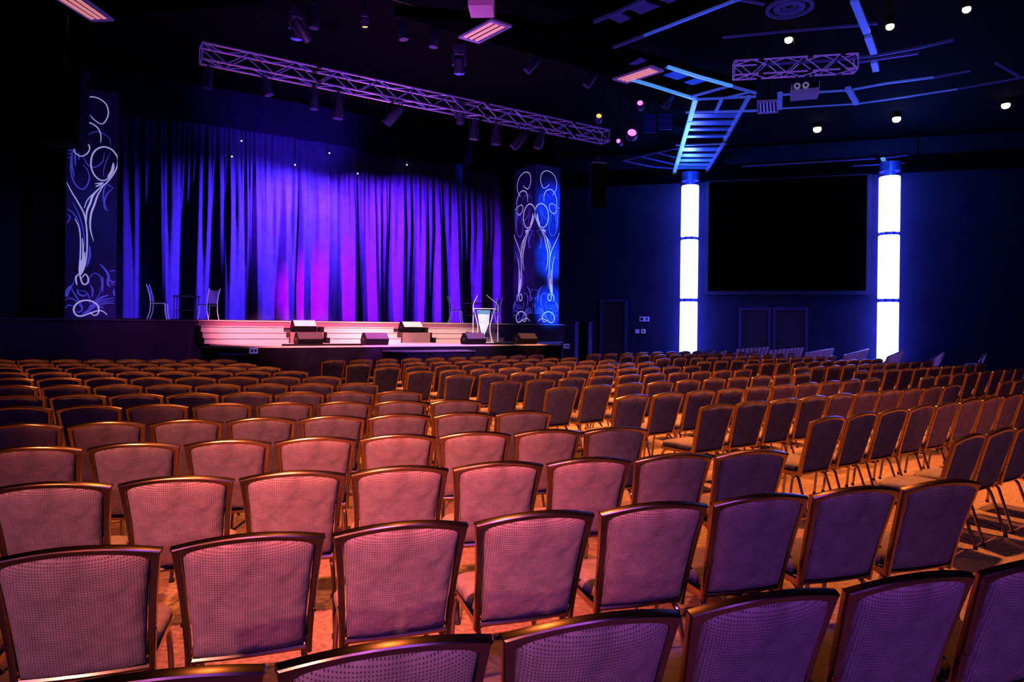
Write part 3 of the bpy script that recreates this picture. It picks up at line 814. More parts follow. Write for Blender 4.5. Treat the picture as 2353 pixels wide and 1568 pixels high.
# ------------------------------------------------------------------ stage lights
def light_proto():
    t = thing('stage_light', '', 'stage light')
    R = Matrix.Identity(3)
    b = MB(); b.lathe((0, 0, 0), [(.05, .30), (.085, .24), (.10, .05), (.12, -.02), (.12, -.24), (.105, -.24)], 16); b.build('housing', M['can'], t, True)
    b = MB(); b.lathe((0, 0, 0), [(.10, -.20), (.10, -.215)], 16); b.build('lens', M['lensd'], t)
    return t
lp = light_proto()
ORD = []
def hang_light(u, v, k, lab, ztop_, tilt=(0.0, 0.0), sc_=1.0, lens=None, first=[True]):
    p = stz(u, v, k)
    o = lp if first[0] else copy_tree(lp); first[0] = False
    o.location = p; o.rotation_euler = (tilt[0], tilt[1], 0); o.scale = (sc_,) * 3
    tag(o, lab, 'stage light', 'stage lights on the rig')
    if lens:
        for ch in o.children:
            if ch.name.startswith('lens'): ch.data = ch.data.copy(); ch.data.materials[0] = M[lens]
    # yoke and clamp, standing upright
    Rm = Matrix.Rotation(tilt[1], 3, 'Y') @ Matrix.Rotation(tilt[0], 3, 'X')
    Ri = o.rotation_euler.to_matrix().inverted()
    b = MB()
    for sx in (-.135, .135): b.bar(Ri @ Vector((sx, 0, 0)), Ri @ Vector((sx, 0, .34)), .02, .01)
    b.bar(Ri @ Vector((-.14, 0, .34)), Ri @ Vector((.14, 0, .34)), .02, .012)
    b.tube([Ri @ Vector((0, 0, .33)), Ri @ Vector((0, 0, max(.40, (ztop_ - p.z) / sc_)))], .018, 8)
    b.build('yoke', M['blackmetal'], o)
    return o
low = [(478, 182, 0, .1), (613, 200, 0, -.3), (722, 232, 0, 0), (778, 250, 0, .05), (902, 268, 0, .75), (1090, 300, 0, .08), (1140, 312, 0, .06), (1192, 325, 0, .75), (1240, 322, 0, .3)]
for i, (u, v, a, c) in enumerate(low):
    hang_light(u, v, KT + .18, 'dim can light under the long truss, %s from its end over the scroll banner' % NUM[i], zz - .36, (a, c), 1.05 if i > 2 else .85)
bar_k = -6.2
zbar = stz(1000, 60, bar_k).z + .35
upp = [(695, 72, .9, -.5, None), (722, 42, 0, .05, None), (925, 70, 0, -.15, None), (998, 88, 0, .1, None), (1222, 150, 0, .7, None), (1357, 184, 0, .65, None), (1535, 234, 0, .6, None)]
for i, (u, v, a, c, ln) in enumerate(upp):
    hang_light(u, v, bar_k, 'dim can light on the upper ceiling bar, %s from its end over the curtain' % NUM[i], zbar, (a, c), .9)
# ceiling bar
B0, B1 = stz(640, 8, bar_k), stz(1560, 214, bar_k)
B0.z = B1.z = zbar
t = thing('lighting_bar', 'thin black lighting bar under the ceiling carrying a row of cans', 'bar', B0)
b = MB(); b.tube([(0, 0, 0), B1 - B0], .028, 8); b.build('pipe', M['blackmetal'], t)
b = MB()
for fr in (.1, .4, .7, .95):
    p = (B1 - B0) * fr; b.tube([p, (p.x, p.y, ZC - B0.z - .005)], .012, 6)
b.build('hanger', M['blackmetal'], t)

# moving heads
def moving_head(u, v, k, lab, lens, sc_=1.0, yaw=0.0, ztop_=None):
    p = stz(u, v, k)
    t = thing('moving_light', lab, 'moving light', p, yaw)
    b = MB(); b.box((0, 0, .36 * sc_), (.30 * sc_, .26 * sc_, .14 * sc_)); b.build('base', M['can'], t)
    b = MB()
    for sx in (-.15, .15): b.box((sx * sc_, 0, .13 * sc_), (.05 * sc_, .14 * sc_, .30 * sc_))
    b.box((0, 0, .27 * sc_), (.35 * sc_, .14 * sc_, .04 * sc_))
    b.build('yoke', M['can'], t)
    R = Matrix.Rotation(.35, 3, 'X')
    b = MB(); b.lathe((0, 0, 0), [(.06 * sc_, .18 * sc_), (.12 * sc_, .12 * sc_), (.12 * sc_, -.08 * sc_), (.145 * sc_, -.18 * sc_), (.14 * sc_, -.2 * sc_)], 20, R); b.build('head', M['can'], t, True)
    b = MB(); b.lathe(R @ Vector((0, 0, -.201 * sc_)), [(.13 * sc_, .01), (.115 * sc_, -.03 * sc_), (.05 * sc_, -.05 * sc_)], 20, R); b.build('lens', M[lens], t, True)
    b = MB(); b.tube([(0, 0, .43 * sc_), (0, 0, (ztop_ or ZC) - p.z - .005)], .02, 6); b.build('hanger', M['blackmetal'], t)
moving_head(1055, 148, -5.6, 'moving light with a glowing blue lens above the long truss', 'lens', 1.05)
moving_head(682, 66, -5.8, 'moving light with a pale blue lens near the top, above the truss end', 'lens', 1.0, .4)
moving_head(1058, 268, KT + .18, 'black moving light clamped below the middle of the long truss', 'lensd', .9, ztop_=zz - .36)
moving_head(838, 50, -6.0, 'small moving light with a warm strip beneath the ceiling bar', 'yellow', .5)

def lamp(u, v, Y, lab, m, rad, tilt=0.0, flat=.5):
    p = ptY(u, v, Y)
    t = thing('wash_light', lab, 'wash light', p)
    R = Matrix.Rotation(tilt, 3, 'Y') @ Matrix.Rotation(PI / 2 - .5, 3, 'X')
    b = MB(); b.lathe((0, 0, 0), [(rad * 1.2, -.02), (rad * 1.3, .0), (rad * 1.1, .22), (rad * .5, .30)], 18, Matrix.Rotation(PI, 3, 'X') @ R); b.build('housing', M['can'], t, True)
    b = MB(); b.lathe((0, 0, 0), [(rad * .98, .0), (rad * .8, .05), (rad * .3, .07)], 18, R); b.build('lens', M[m], t, True)
    b = MB(); b.tube([(0, .1, .1), (0, .1, ZC - p.z - .005)], .018, 6); b.build('hanger', M['blackmetal'], t)
lamp(1452, 306, 22.5, 'bright magenta wash light near the blue wall panels', 'magenta', .16)
lamp(1471, 238, 21.5, 'small pink and orange wash light under the striped ceiling vent', 'magenta', .10, .5)
lamp(1376, 268, 21.5, 'small yellow wash light above the end of the long truss', 'yellow', .09)
lamp(1421, 325, 22.8, 'small pink wash light just past the end of the long truss', 'magenta', .08, 1.1)

# blue-lit panels hung from the ceiling, their glow in the material
for (u0, v0, u1, v1, lab) in ((1478, 264, 1506, 305, 'dim blue square panel on the dark ceiling rig, beside the magenta light'), (1514, 262, 1544, 298, 'dim blue square panel on the rig closest to the ladder frame')):
    Y = 24.5; a, c = ptY(u0, v0, Y), ptY(u1, v1, Y)
    t = thing('acoustic_panel', lab, 'panel', ((a.x + c.x) / 2, Y, c.z))
    wd, ht = c.x - a.x, a.z - c.z
    b = MB(); b.box((0, 0, ht / 2), (wd, .06, ht)); b.build('face', M['recessdim'], t)
    b = MB(); b.box((0, 0, ht * .74), (wd * 1.02, .075, .02)); b.box((0, 0, ht * .35), (wd * 1.02, .075, .012)); b.build('batten', M['black'], t)
    b = MB(); b.tube([(0, 0, ht), (0, 0, ZC - c.z - .005)], .015, 6); b.build('hanger', M['blackmetal'], t)

# ------------------------------------------------------------------ hanging speakers
def line_array(u0, u1, vt, vb, Y, n, lab, tilt, dots, m):
    a = ptY((u0 + u1) / 2, vt, Y); c = ptY((u0 + u1) / 2, vb, Y)
    wd = (u1 - u0) * Y / F; ht = a.z - c.z
    t = thing('hanging_speaker', lab, 'speaker', a, 0.15)
    ch = ht / n
    ang = 0.0; p = Vector((0, 0, 0))
    for i in range(n):
        ang = tilt * (i / n) ** 1.5
        R = Matrix.Rotation(ang, 3, 'X')
        b = MB(); cc = p + R @ Vector((0, 0, -ch / 2)); b.box(cc, (wd, .45, ch * .96), mtx=R); ca = b.build('cabinet', M[m], t)
        b = MB(); b.box(cc + R @ Vector((0, -.23, 0)), (wd * .94, .02, ch * .85), mtx=R); b.build('grille', M['black'], ca)
        if dots:
            b = MB(); b.lathe(cc + R @ Vector((-wd / 2 - .012, -.1, 0)), [(.028, -.012), (.028, .012)], 10, Matrix.Rotation(PI / 2, 3, 'Y')); b.build('bolt', M['plate'], ca)
        p = p + R @ Vector((0, 0, -ch))
    b = MB(); b.box((0, 0, .05), (wd * 1.02, .4, .06)); b.tube([(-wd * .45, 0, .06), (0, 0, .35)], .02, 6); b.tube([(wd * .2, 0, .06), (0, 0, .35)], .02, 6)
    b.build('rigging_frame', M['alu' if not dots else 'blackmetal'], t)
    b = MB(); b.tube([(0, 0, .3), (0, 0, ZC - a.z - .005)], .015, 6); b.build('cable', M['blackmetal'], t)
line_array(114, 193, 172, 336, 15.2, 7, 'black hanging line array speaker with dotted side, before the scroll banner', -.12, True, 'black')
line_array(1356, 1391, 380, 476, 25.0, 6, 'dim blue-edged hanging line array speaker between stage and ladder frame', .30, False, 'blackmetal')

# ------------------------------------------------------------------ ceiling soffit, channels and ladder
def strip(b, pts, wd=.06, ht=.08, z=ZS):
    P = [ptz(u, v, z) for u, v in pts]
    for i in range(len(P) - 1): b.bar(P[i], P[i + 1], wd, ht)
def band(i, quad, z=ZS + .06, th_=.25, m='soffit'):
    b = MB(); b.slab([ptz(u, v, z) for u, v in quad], th_, (0, 0, 1)); struct('trim_%d' % i, b, M[m])
b = MB()
P = [ptz(u, v, ZS + .06) for u, v in ((1590, 228), (1737, 213), (1180, 58), (905, 35))]
b.slab(P, .25, (0, 0, 1)); struct('trim_3', b, M['soffit'])
b = MB()
P = [ptz(u, v, ZS + .08) for u, v in ((1695, -2), (1415, 107), (1270, 82), (1480, -2))]
b.slab(P, .25, (0, 0, 1)); struct('trim_4', b, M['soffit'])
b = MB(); P = [ptz(u, v, ZS + .10) for u, v in ((0, 52), (250, 36), (600, 10), (640, -80), (-40, -80))]
b.add(P + [p + Vector((0, 0, .25)) for p in P], [(0, 1, 2, 3, 4), (9, 8, 7, 6, 5), (0, 5, 6, 1), (1, 6, 7, 2), (2, 7, 8, 3), (3, 8, 9, 4), (4, 9, 5, 0)]); struct('trim_5', b, M['soffit'])
n_ = [6]
def trim(ptslist, m, wd=.06, ht=.08, z=ZS):
    b = MB()
    for pts in ptslist: strip(b, pts, wd, ht, z)
    struct('trim_%d' % n_[0], b, M[m]); n_[0] += 1
trim([[(1592, 226), (1500, 197), (1452, 183)]], 'ledhot', .07, .08)
trim([[(1682, 198), (1600, 175), (1535, 154)]], 'ledhot', .07, .08)
trim([[(1737, 214), (1686, 200)]], 'led', .06, .07)
trim([[(1588, 222), (1676, 198)]], 'led', .05, .06)
trim([[(1600, 228), (1655, 226), (1737, 222)]], 'led', .05, .06)
trim([[(1663, 226), (1722, 212)]], 'led', .05, .05)
trim([[(1700, -3), (1560, 51), (1480, 82)]], 'led', .05, .06)
trim([[(1480, 82), (1410, 109)], [(1482, -2), (1420, 28), (1365, 50)]], 'leddim', .06, .07)
trim([[(1690, -2), (1757, 10)]], 'leddim', .05, .05)
# ring towards the screen
trim([[(1795, 218), (1820, 217)], [(1880, 212), (1945, 208)], [(1960, 206), (2040, 191), (2145, 178)]], 'led', .05, .05)
trim([[(1737, 256), (1640, 258)], [(1790, 250), (1968, 239)], [(1970, 239), (2120, 217), (2200, 205)]], 'led', .035, .04)
trim([[(2145, 178), (2230, 163)], [(2200, 205), (2353, 178)], [(2288, 145), (2340, 175)]], 'leddim', .05, .05)
trim([[(1792, 214), (1792, 250)]], 'led', .14, .08)
trim([[(1948, 203), (1968, 238)]], 'led', .14, .10)
trim([[(1962, 0), (1992, 75)], [(1994, 84), (2008, 122)], [(2008, 142), (2013, 162)]], 'led', .15, .08)
trim([[(1660, 86), (1790, 74), (1975, 58)], [(1995, 56), (2015, 54)]], 'leddim', .05, .05, ZS + .3)
trim([[(1760, 148), (1900, 140), (2010, 128), (2100, 112), (2190, 92)], [(1970, 143), (2110, 122)]], 'leddim', .06, .06, ZS + .2)
# recess panels
def recess(quads, m):
    for qd in quads:
        b = MB(); b.slab([ptz(u, v, ZS + .03) for u, v in qd], .02, (0, 0, 1)); struct('trim_%d' % n_[0], b, M[m]); n_[0] += 1
recess([((1524, 174), (1557, 162), (1591, 172), (1556, 184)), ((1572, 190), (1605, 179), (1628, 185), (1591, 196)), ((1527, 158), (1534, 152), (1545, 155), (1536, 160))], 'recess')
recess([((1443, 20), (1477, 2), (1516, 15), (1472, 34)), ((1516, 2), (1530, -6), (1560, -2), (1538, 8))], 'recessdim')
recess([((1445, 148), (1472, 133), (1486, 140), (1462, 150)), ((1400, 42), (1425, 30), (1450, 42), (1425, 54))], 'recessdim')
# ladder of slats
RL0, RL1 = (1598, 228), (1549, 398)
RR0, RR1 = (1721, 222), (1620, 398)
trim([[RL0, (1585, 275)], [(1584, 278), RL1]], 'ledhot', .14, .10)
trim([[RR0, (1680, 296), (1665, 322)], [(1662, 330), RR1]], 'led', .10, .10)
trim([[(1658, 228), (1645, 256)]], 'led', .09, .08)
trim([[(1576, 258), (1740, 254)], [(1553, 334), (1668, 331)]], 'led', .04, .05)
def lad(v):
    fl = (v - RL0[1]) / (RL1[1] - RL0[1]); fr = (v - RR0[1]) / (RR1[1] - RR0[1])
    return RL0[0] + (RL1[0] - RL0[0]) * fl, RR0[0] + (RR1[0] - RR0[0]) * fr
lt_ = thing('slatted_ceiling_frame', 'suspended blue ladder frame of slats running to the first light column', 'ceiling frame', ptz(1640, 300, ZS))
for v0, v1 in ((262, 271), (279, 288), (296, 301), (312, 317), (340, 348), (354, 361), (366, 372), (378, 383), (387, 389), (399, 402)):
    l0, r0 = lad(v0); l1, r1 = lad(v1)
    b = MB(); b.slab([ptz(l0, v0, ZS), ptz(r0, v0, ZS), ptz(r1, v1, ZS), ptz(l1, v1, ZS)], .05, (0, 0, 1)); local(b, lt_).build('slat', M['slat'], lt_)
b = MB()
for (u, v) in ((1600, 232), (1715, 232), (1555, 380), (1630, 380)):
    p = ptz(u, v, ZS); b.tube([p, (p.x, p.y, ZC - .005)], .012, 6)
local(b, lt_).build('hanger', M['blackmetal'], lt_)
trim([[(1432, 370), (1510, 351), (1562, 340)], [(1512, 352), (1553, 362)], [(1470, 360), (1548, 378)], [(1432, 370), (1500, 384), (1550, 388)]], 'leddim', .05, .05)
trim([[(2028, 364), (2038, 381)]], 'ledhot', .14, .08)

# vents
VN = 0
def vent(qa, m, lab, n=3, mf='ventframe'):
    P = [ptz(u, v, ZS) for u, v in qa]      # a0,a1 along the slats; b0,b1 the other side
    a0, a1, b0, b1 = P
    c = (a0 + a1 + b0 + b1) / 4
    t = thing('ceiling_vent', lab, 'ceiling vent', c)
    L = lambda fa, fb: (a0 * (1 - fa) + a1 * fa) * (1 - fb) + (b0 * (1 - fa) + b1 * fa) * fb
    b = MB()
    for (x0, x1, y0, y1) in ((0, 1, 0, .06), (0, 1, .94, 1), (0, .08, .06, .94), (.92, 1, .06, .94)):
        b.slab([L(x0, y0), L(x1, y0), L(x1, y1), L(x0, y1)], .05, (0, 0, 1))
    local(b, t).build('frame', M[mf], t)
    for i in range(n):
        y0 = .12 + .82 * i / n; y1 = y0 + .82 / n * .5
        b = MB(); b.slab([L(.09, y0), L(.91, y0), L(.91, y1), L(.09, y1)], .03, (0, 0, 1)); local(b, t).build('slat', M[m], t)
    b = MB(); b.slab([L(0, 0) + Vector((0, 0, .07)), L(1, 0) + Vector((0, 0, .07)), L(1, 1) + Vector((0, 0, .07)), L(0, 1) + Vector((0, 0, .07))], .03, (0, 0, 1)); local(b, t).build('backing', M['black'], t)
    b = MB()
    for fa in (.2, .8): b.bar(L(fa, .5) + Vector((0, 0, .08)), Vector((L(fa, .5).x, L(fa, .5).y, ZC - .005)), .03, .03, up=(1, 0, 0))
    local(b, t).build('hanger', M['black'], t)
vent(((1053, 88), (1130, 47), (1100, 101), (1177, 62)), 'slot', 'striped pink ceiling vent below the pink projector box')
vent(((1407, 184), (1498, 153), (1440, 193), (1526, 165)), 'slot', 'striped orange-pink ceiling vent at the blue soffit corner')
vent(((100, -18), (212, 51), (170, -18), (262, 49)), 'slot', 'large striped pink and blue vent at the top corner above the speaker')
vent(((-25, 181), (65, 170), (24, 192), (101, 182)), 'slotv', 'striped blue vent at the edge of the picture beside the hanging speaker', mf='slotv')
vent(((1739, 234), (1741, 263), (1786, 232), (1788, 260)), 'slotv', 'violet vent with upright slats beside the ladder frame', n=5)
vent(((1672, 391), (1680, 404), (1706, 390), (1706, 403)), 'slotv', 'small violet vent above the corner of the screen closest to the stage', n=5)
vent(((2086, 367), (2112, 382), (2120, 366), (2140, 380)), 'slotv', 'small violet vent past the second glowing column', n=4)

# round diffuser
pc = ptz(1814, 22, ZS + .3)
t = thing('round_ceiling_diffuser', 'round ceiling diffuser with concentric pale rings above the short truss', 'ceiling vent', pc)
sc_ = 52 * pc.y / F
for i, (r0, r1) in enumerate(((1.0, .86), (.66, .40), (.30, .22))):
    b = MB(); n = 40
    vs = []
    for k in range(n):
        a = 2 * PI * k / n
        for r, z in ((r0, 0), (r1, .0), (r1, .06), (r0, .06)): vs.append((r * sc_ * math.cos(a), r * sc_ * math.sin(a), z + .05 * (1 - r0)))
    fs = [(4 * k + j, 4 * ((k + 1) % n) + j, 4 * ((k + 1) % n) + (j + 1) % 4, 4 * k + (j + 1) % 4) for k in range(n) for j in range(4)]
    b.add(vs, fs); b.build('ring', M['leddim'], t, True)
b = MB(); b.lathe((0, 0, .09), [(sc_ * .95, 0), (sc_ * .5, .2), (sc_ * .5, ZC - pc.z - .1)], 28); b.build('duct', M['black'], t)

# downlights
for i, (u, v, lab) in enumerate(((1812, 97, 'warm glowing downlight just above the short violet truss'), (2045, 67, 'warm glowing downlight beside the blue channel beam at the top'), (2221, 28, 'warm glowing downlight closest to the top corner'),
                  (1878, 300, 'warm glowing downlight above the screen'), (2060, 277, 'warm glowing downlight above the second glowing column'), (2311, 246, 'warm glowing downlight closest to the picture edge, past the curved channels'))):
    p = ptz(u, v, ZC - .25)
    t = thing('downlight', lab, 'downlight', p, 0, 'warm ceiling downlights')
    r = 9.0 * p.y / F
    b = MB(); b.lathe((0, 0, 0), [(r * 1.12, .10), (r * 1.15, .12), (r * 1.0, .2), (r * .3, .246)], 20); b.build('housing', M['black'], t, True)
    b = MB(); b.lathe((0, 0, .09), [(r * .2, -r * 1.1), (r * .6, -r * .98), (r * .88, -r * .7), (r, -r * .3), (r * .9, .02)], 20); b.build('lamp', M['warm'], t, True)

# ------------------------------------------------------------------ banquet chairs
TOPY, TOPZ = -.355, .94
def back_curve(c):               # c 0..1 up the back -> (y, z, normal)
    z = .395 + (TOPZ - .02 - .395) * c
    y = -.205 - .15 * (c ** 1.15)
    return y, z
def chair_meshes():
    out = {}
    # frame outline in (x, c)
    def outline(inset):
        pts = []
        wb, wt = .232 - inset * .85, .272 - inset * 1.25
        ctop = 1.0 - inset * 1.12 / .53
        for i in range(9):
            c = i / 8 * (ctop - .045); pts.append((-(wb + (wt - wb) * (c ** 1.7)), c))
        for i in range(13):
            x = -wt + 2 * wt * i / 12; pts.append((x, ctop - .05 + .07 * (1 - (x / wt) ** 2)))
        for i in range(9):
            c = (1 - i / 8) * (ctop - .045); pts.append(((wb + (wt - wb) * (c ** 1.7)), c))
        return pts
    def place(x, c, n):
        y, z = back_curve(c); y2, z2 = back_curve(c + .01)
        tg = Vector((0, y2 - y, z2 - z)).normalized(); nm = Vector((0, tg.z, -tg.y))   # towards the sitter
        bow = -.022 * (1 - (x / .27) ** 2)
        return Vector((x, y + bow, z)) + nm * n
    o_, i_ = outline(0.0), outline(.029)
    b = MB(); vs = []; sec = [(.5 + .5 * math.copysign(abs(math.cos(2 * PI * k / 12)) ** .5, math.cos(2 * PI * k / 12)), .018 * math.copysign(abs(math.sin(2 * PI * k / 12)) ** .5, math.sin(2 * PI * k / 12))) for k in range(12)]
    for (p, q) in zip(o_, i_):
        for fr, n in sec: vs.append(place(p[0] + (q[0] - p[0]) * fr, p[1] + (q[1] - p[1]) * fr, n))
    ns = len(sec); m = len(o_)
    fs = [(i * ns + j, i * ns + (j + 1) % ns, (i + 1) * ns + (j + 1) % ns, (i + 1) * ns + j) for i in range(m - 1) for j in range(ns)]
    fs += [tuple(range(ns)), tuple(reversed(range((m - 1) * ns, m * ns)))]
    b.add(vs, fs)
    b.tube([place(x, .045, 0) for x in (-.21, -.1, 0, .1, .21)], .013, 8)
    for sx in (-1, 1):
        b.lathe(place(sx * .238, .36, -.018), [(.006, -.003), (.006, .003)], 8, Matrix.Rotation(PI / 2, 3, 'X'))
    out['back_frame'] = b
    # pad
    b = MB(); nx, ny = 16, 20; vs = []
    wb, wt = .200, .236
    def padpt(fx, fy, side):
        c = .075 + fy * (.953 - .075)
        hw = wb + (wt - wb) * (c ** 1.5)
        x = hw * (2 * fx - 1)
        cc = c + (.058 * (1 - (2 * fx - 1) ** 2)) * fy ** 6 - .02 * fy ** 6
        e = max(0, (1 - abs(2 * fx - 1) ** 5)) * max(0, (1 - abs(2 * fy - 1) ** 6))
        th_ = (.028 if side > 0 else .036) * e ** .42 + .004
        return place(x, cc, side * th_)
    for side in (1, -1):
        for iy in range(ny + 1):
            for ix in range(nx + 1): vs.append(padpt(.5 - .5 * math.cos(PI * ix / nx), .5 - .5 * math.cos(PI * iy / ny), side))
    w_ = nx + 1; off = w_ * (ny + 1); fs = []
    for iy in range(ny):
        for ix in range(nx):
            a = iy * w_ + ix; fs.append((a, a + 1, a + w_ + 1, a + w_)); fs.append((off + a, off + a + w_, off + a + w_ + 1, off + a + 1))
    ring = [ix for ix in range(nx)] + [nx + iy * w_ for iy in range(ny)] + [ny * w_ + nx - ix for ix in range(nx)] + [(ny - iy) * w_ for iy in range(ny)]
    for i in range(len(ring)):
        j = (i + 1) % len(ring); fs.append((ring[i], off + ring[i], off + ring[j], ring[j]))
    b.add(vs, fs); out['backrest'] = b
    # seat
    b = MB(); rings = [(.88, .425), (.96, .430), (1.0, .452), (.99, .478), (.93, .494), (.70, .503), (.3, .506)]; n = 28; vs = []
    for sc_, z in rings:
        for k in range(n):
            a = 2 * PI * k / n; ex = .42
            cx = math.copysign(abs(math.cos(a)) ** ex, math.cos(a)); sy = math.copysign(abs(math.sin(a)) ** ex, math.sin(a))
            wv = .228 + .012 * sy
            vs.append((cx * wv * sc_, .02 + sy * .225 * sc_, z - (.012 if sy > .7 else 0)))
    fs = [(i * n + k, i * n + (k + 1) % n, (i + 1) * n + (k + 1) % n, (i + 1) * n + k) for i in range(len(rings) - 1) for k in range(n)]
    fs += [tuple(reversed(range(n))), tuple(range((len(rings) - 1) * n, len(rings) * n))]
    b.add(vs, fs); out['seat'] = b
    # seat frame
    b = MB()
    for sx in (-1, 1):
        b.bar((sx * .205, -.21, .41), (sx * .205, .22, .41), .026, .032)
    b.bar((-.205, .21, .41), (.205, .21, .41), .026, .03); b.bar((-.205, -.19, .41), (.205, -.19, .41), .026, .03)
    out['seat_frame'] = b
    legs = []
    for sx in (-1, 1):
        for fr in (1, -1):
            b = MB()
            if fr > 0: pts = cr([(sx * .198, .13, .40), (sx * .203, .19, .375), (sx * .212, .215, .30), (sx * .222, .25, .012)], 5)
            else: pts = cr([(sx * .198, -.12, .40), (sx * .203, -.19, .375), (sx * .212, -.225, .30), (sx * .222, -.315, .012)], 5)
            b.tube(pts, .0125, 8); e = pts[-1]
            b.lathe((e.x, e.y, 0), [(.017, 0), (.017, .014), (.013, .03)], 8, mi=1)
            legs.append(b)
    out['legs'] = legs
    return out
CM = chair_meshes()
def chair_full():
    t = thing('banquet_chair', '', 'chair')
    CM['back_frame'].build('back_frame', M['bronze'], t, True, ang=35)
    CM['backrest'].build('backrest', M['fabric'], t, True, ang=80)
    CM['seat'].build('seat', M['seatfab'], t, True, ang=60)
    CM['seat_frame'].build('seat_frame', M['bronze'], t)
    for l in CM['legs']: l.build('leg', [M['legmetal'], M['rubber']], t, True)
    return t
def chair_small():
    t = thing('banquet_chair', '', 'chair')
    b = MB()
    b.add(CM['back_frame'].v, CM['back_frame'].f); b.add(CM['seat_frame'].v, CM['seat_frame'].f)
    for l in CM['legs']: b.add(l.v, l.f)
    b.build('frame', M['bronze'], t, True, ang=35)
    CM['backrest'].build('backrest', M['fabric'], t, True, ang=80)
    CM['seat'].build('seat', M['seatfab'], t, True, ang=60)
    return t
CF, CS = chair_full(), chair_small()
used = {'f': False, 's': False}
random.seed(5)
def put_chair(P, ang, label, group, full):
    key = 'f' if full else 's'; src = CF if full else CS
    o = src if not used[key] else copy_tree(src)
    used[key] = True
    a = ang + random.uniform(-.02, .02)
    o.location = (P[0] - math.sin(a) * -TOPY * -1 * -1, P[1] + math.cos(a) * -TOPY, 0.0)
    o.rotation_euler = (0, 0, a)
    tag(o, label, 'chair', group)
    return o

DH = H - TOPZ
def ground(u, v):
    x, z = ray(u, v)
    d = -DH / z
    return Vector((x * d, d))
def fit_row(pts):
    P = [ground(*q) for q in pts]; n = len(P)
    mi = (n - 1) / 2; sxx = sum((i - mi) ** 2 for i in range(n))
    c = sum(P, Vector((0, 0))) / n
    d = sum(((P[i] - c) * (i - mi) for i in range(n)), Vector((0, 0))) / sxx
    return c - d * mi, d
A = [[(350,1525),(880,1460),(1355,1405),(1755,1350),(2110,1305)],
[(200,1240),(577,1220),(920,1193),(1228,1170),(1500,1150),(1750,1133),(1975,1110),(2160,1095)],
[(130,1098),(410,1085),(670,1080),(920,1070),(1145,1058),(1355,1047),(1550,1037),(1725,1027)],
[(85,1017),(312,1012),(525,1008),(725,1002),(912,995),(1090,990),(1260,983),(1415,975)],
[(60,968),(245,965),(425,960),(600,957),(762,953),(918,948),(1065,944),(1205,940)],
[(40,932),(207,928),(362,925),(508,922),(653,922),(790,920),(923,918),(1050,915)],
[(45,905),(172,903),(310,902),(440,900),(568,898),(690,897),(808,896),(920,897)],
[(40,882),(144,882),(267,882),(385,881),(498,880),(608,879),(715,878),(828,878)],
[(35,866),(131,866),(238,865),(344,865),(449,864),(549,864),(646,863),(742,863)],
[(29,853),(111,853),(211,853),(307,852),(401,851),(494,851),(584,851),(671,851)],
[(22,842),(94,842),(185,841),(274,841),(360,841),(447,841),(530,841),(612,841)],
[(16,833),(76,833),(163,833),(245,833),(327,833),(404,833),(481,833),(560,833)],
[(11,824),(69,824),(146,824),(224,824),(298,824),(372,824),(448,824),(516,824.5)]]
B = [[(2230,994),(2306,982)],
[(1906,953),(1984,947),(2055,937),(2119,929),(2177,919),(2231,915),(2282,909),(2328,904)],
[(1648,926),(1730,919),(1805,912),(1872,906),(1936,901),(1994,897),(2047,894),(2097,890),(2145,885),(2190,882)],
[(1454,904),(1539,899),(1613,895.6),(1682,888),(1747,884),(1805,881),(1859,877),(1910,875),(1959,870),(2005,866)],
[(1297,887),(1376,882),(1449,877),(1518,875),(1582,870),(1641,866),(1697,863),(1753,861),(1801,859),(1849,854)],
[(1170,873),(1245,869),(1315,865),(1382,862),(1445,858.5),(1504,856),(1562,853),(1612,851),(1666,849),(1711,846)],
[(1060,860),(1134,857),(1204,853),(1269,850),(1330,848),(1388,846),(1443,843),(1497,842),(1546,841),(1595,838)],
[(972,852),(1042,847),(1109,845),(1171,842),(1230,840),(1287,838),(1342,836),(1394,835),(1441,833),(1489,831)],
[(897,841),(964,839),(1028,836),(1087,835),(1146,834),(1200,832),(1252,831),(1303,828),(1352,826),(1396,824)],
[(831,833),(894,832),(954,830),(1011,828),(1067,827),(1119,825),(1171,824),(1219,823),(1267,821),(1311,819)],
[(772,826),(831,823),(888,822),(944,822),(997,820),(1048,818),(1099,817),(1147,816),(1192,815),(1234,814)]]
C = [[(2313,873.5),(2353,869)],
[(2133,861.5),(2170,859),(2204,857),(2236,853.5),(2266,851),(2293,848.5),(2319,846),(2345,844)],
[(1981,850),(2018,848),(2053,846),(2086,844),(2117,842),(2147,840.5),(2176,839),(2203,837.5),(2230,836),(2257,835)],
[(1846,843),(1885,839.5),(1919,838),(1952,837),(1985,835),(2018,833.5),(2048,832),(2077,831),(2106,829.5),(2135,829)],
[(1730,834.5),(1767,833.5),(1803,832),(1837,830),(1871,829),(1901,828),(1932,826.5),(1962,825.5),(1991,824.5),(2018,824)],
[(1622,829),(1660,827.5),(1696,826),(1731,823.5),(1764,822),(1795,820.5),(1828,819.5),(1858,818.5),(1888,817.5),(1916,817)],
[(1529,822),(1565,821),(1602,820.5),(1637,819),(1670,817.5),(1704,816.5),(1735,815),(1764,813.5),(1794,812.5),(1822,811.5)],
[(1444,817),(1482,815),(1517,814),(1552,813),(1585,812.5),(1618,812),(1649,810.5),(1679,809.5),(1708,808.5),(1737,807.5)],
[(1365,811),(1405,811),(1442,810),(1478,809),(1511,808),(1543,807),(1575,806.5),(1605,806),(1633,805),(1660,804)]]
D = [[(1696,801),(1763,795),8],[(1771,804),(1843,797),9],[(1853,809),(1914,798),12],[(1943,813),(1994,800.5),12],[(2037,819),(2075,803),14],[(2138,826),(2168,805),16],[(2247,834),(2264,808),18]]
TOT = 0
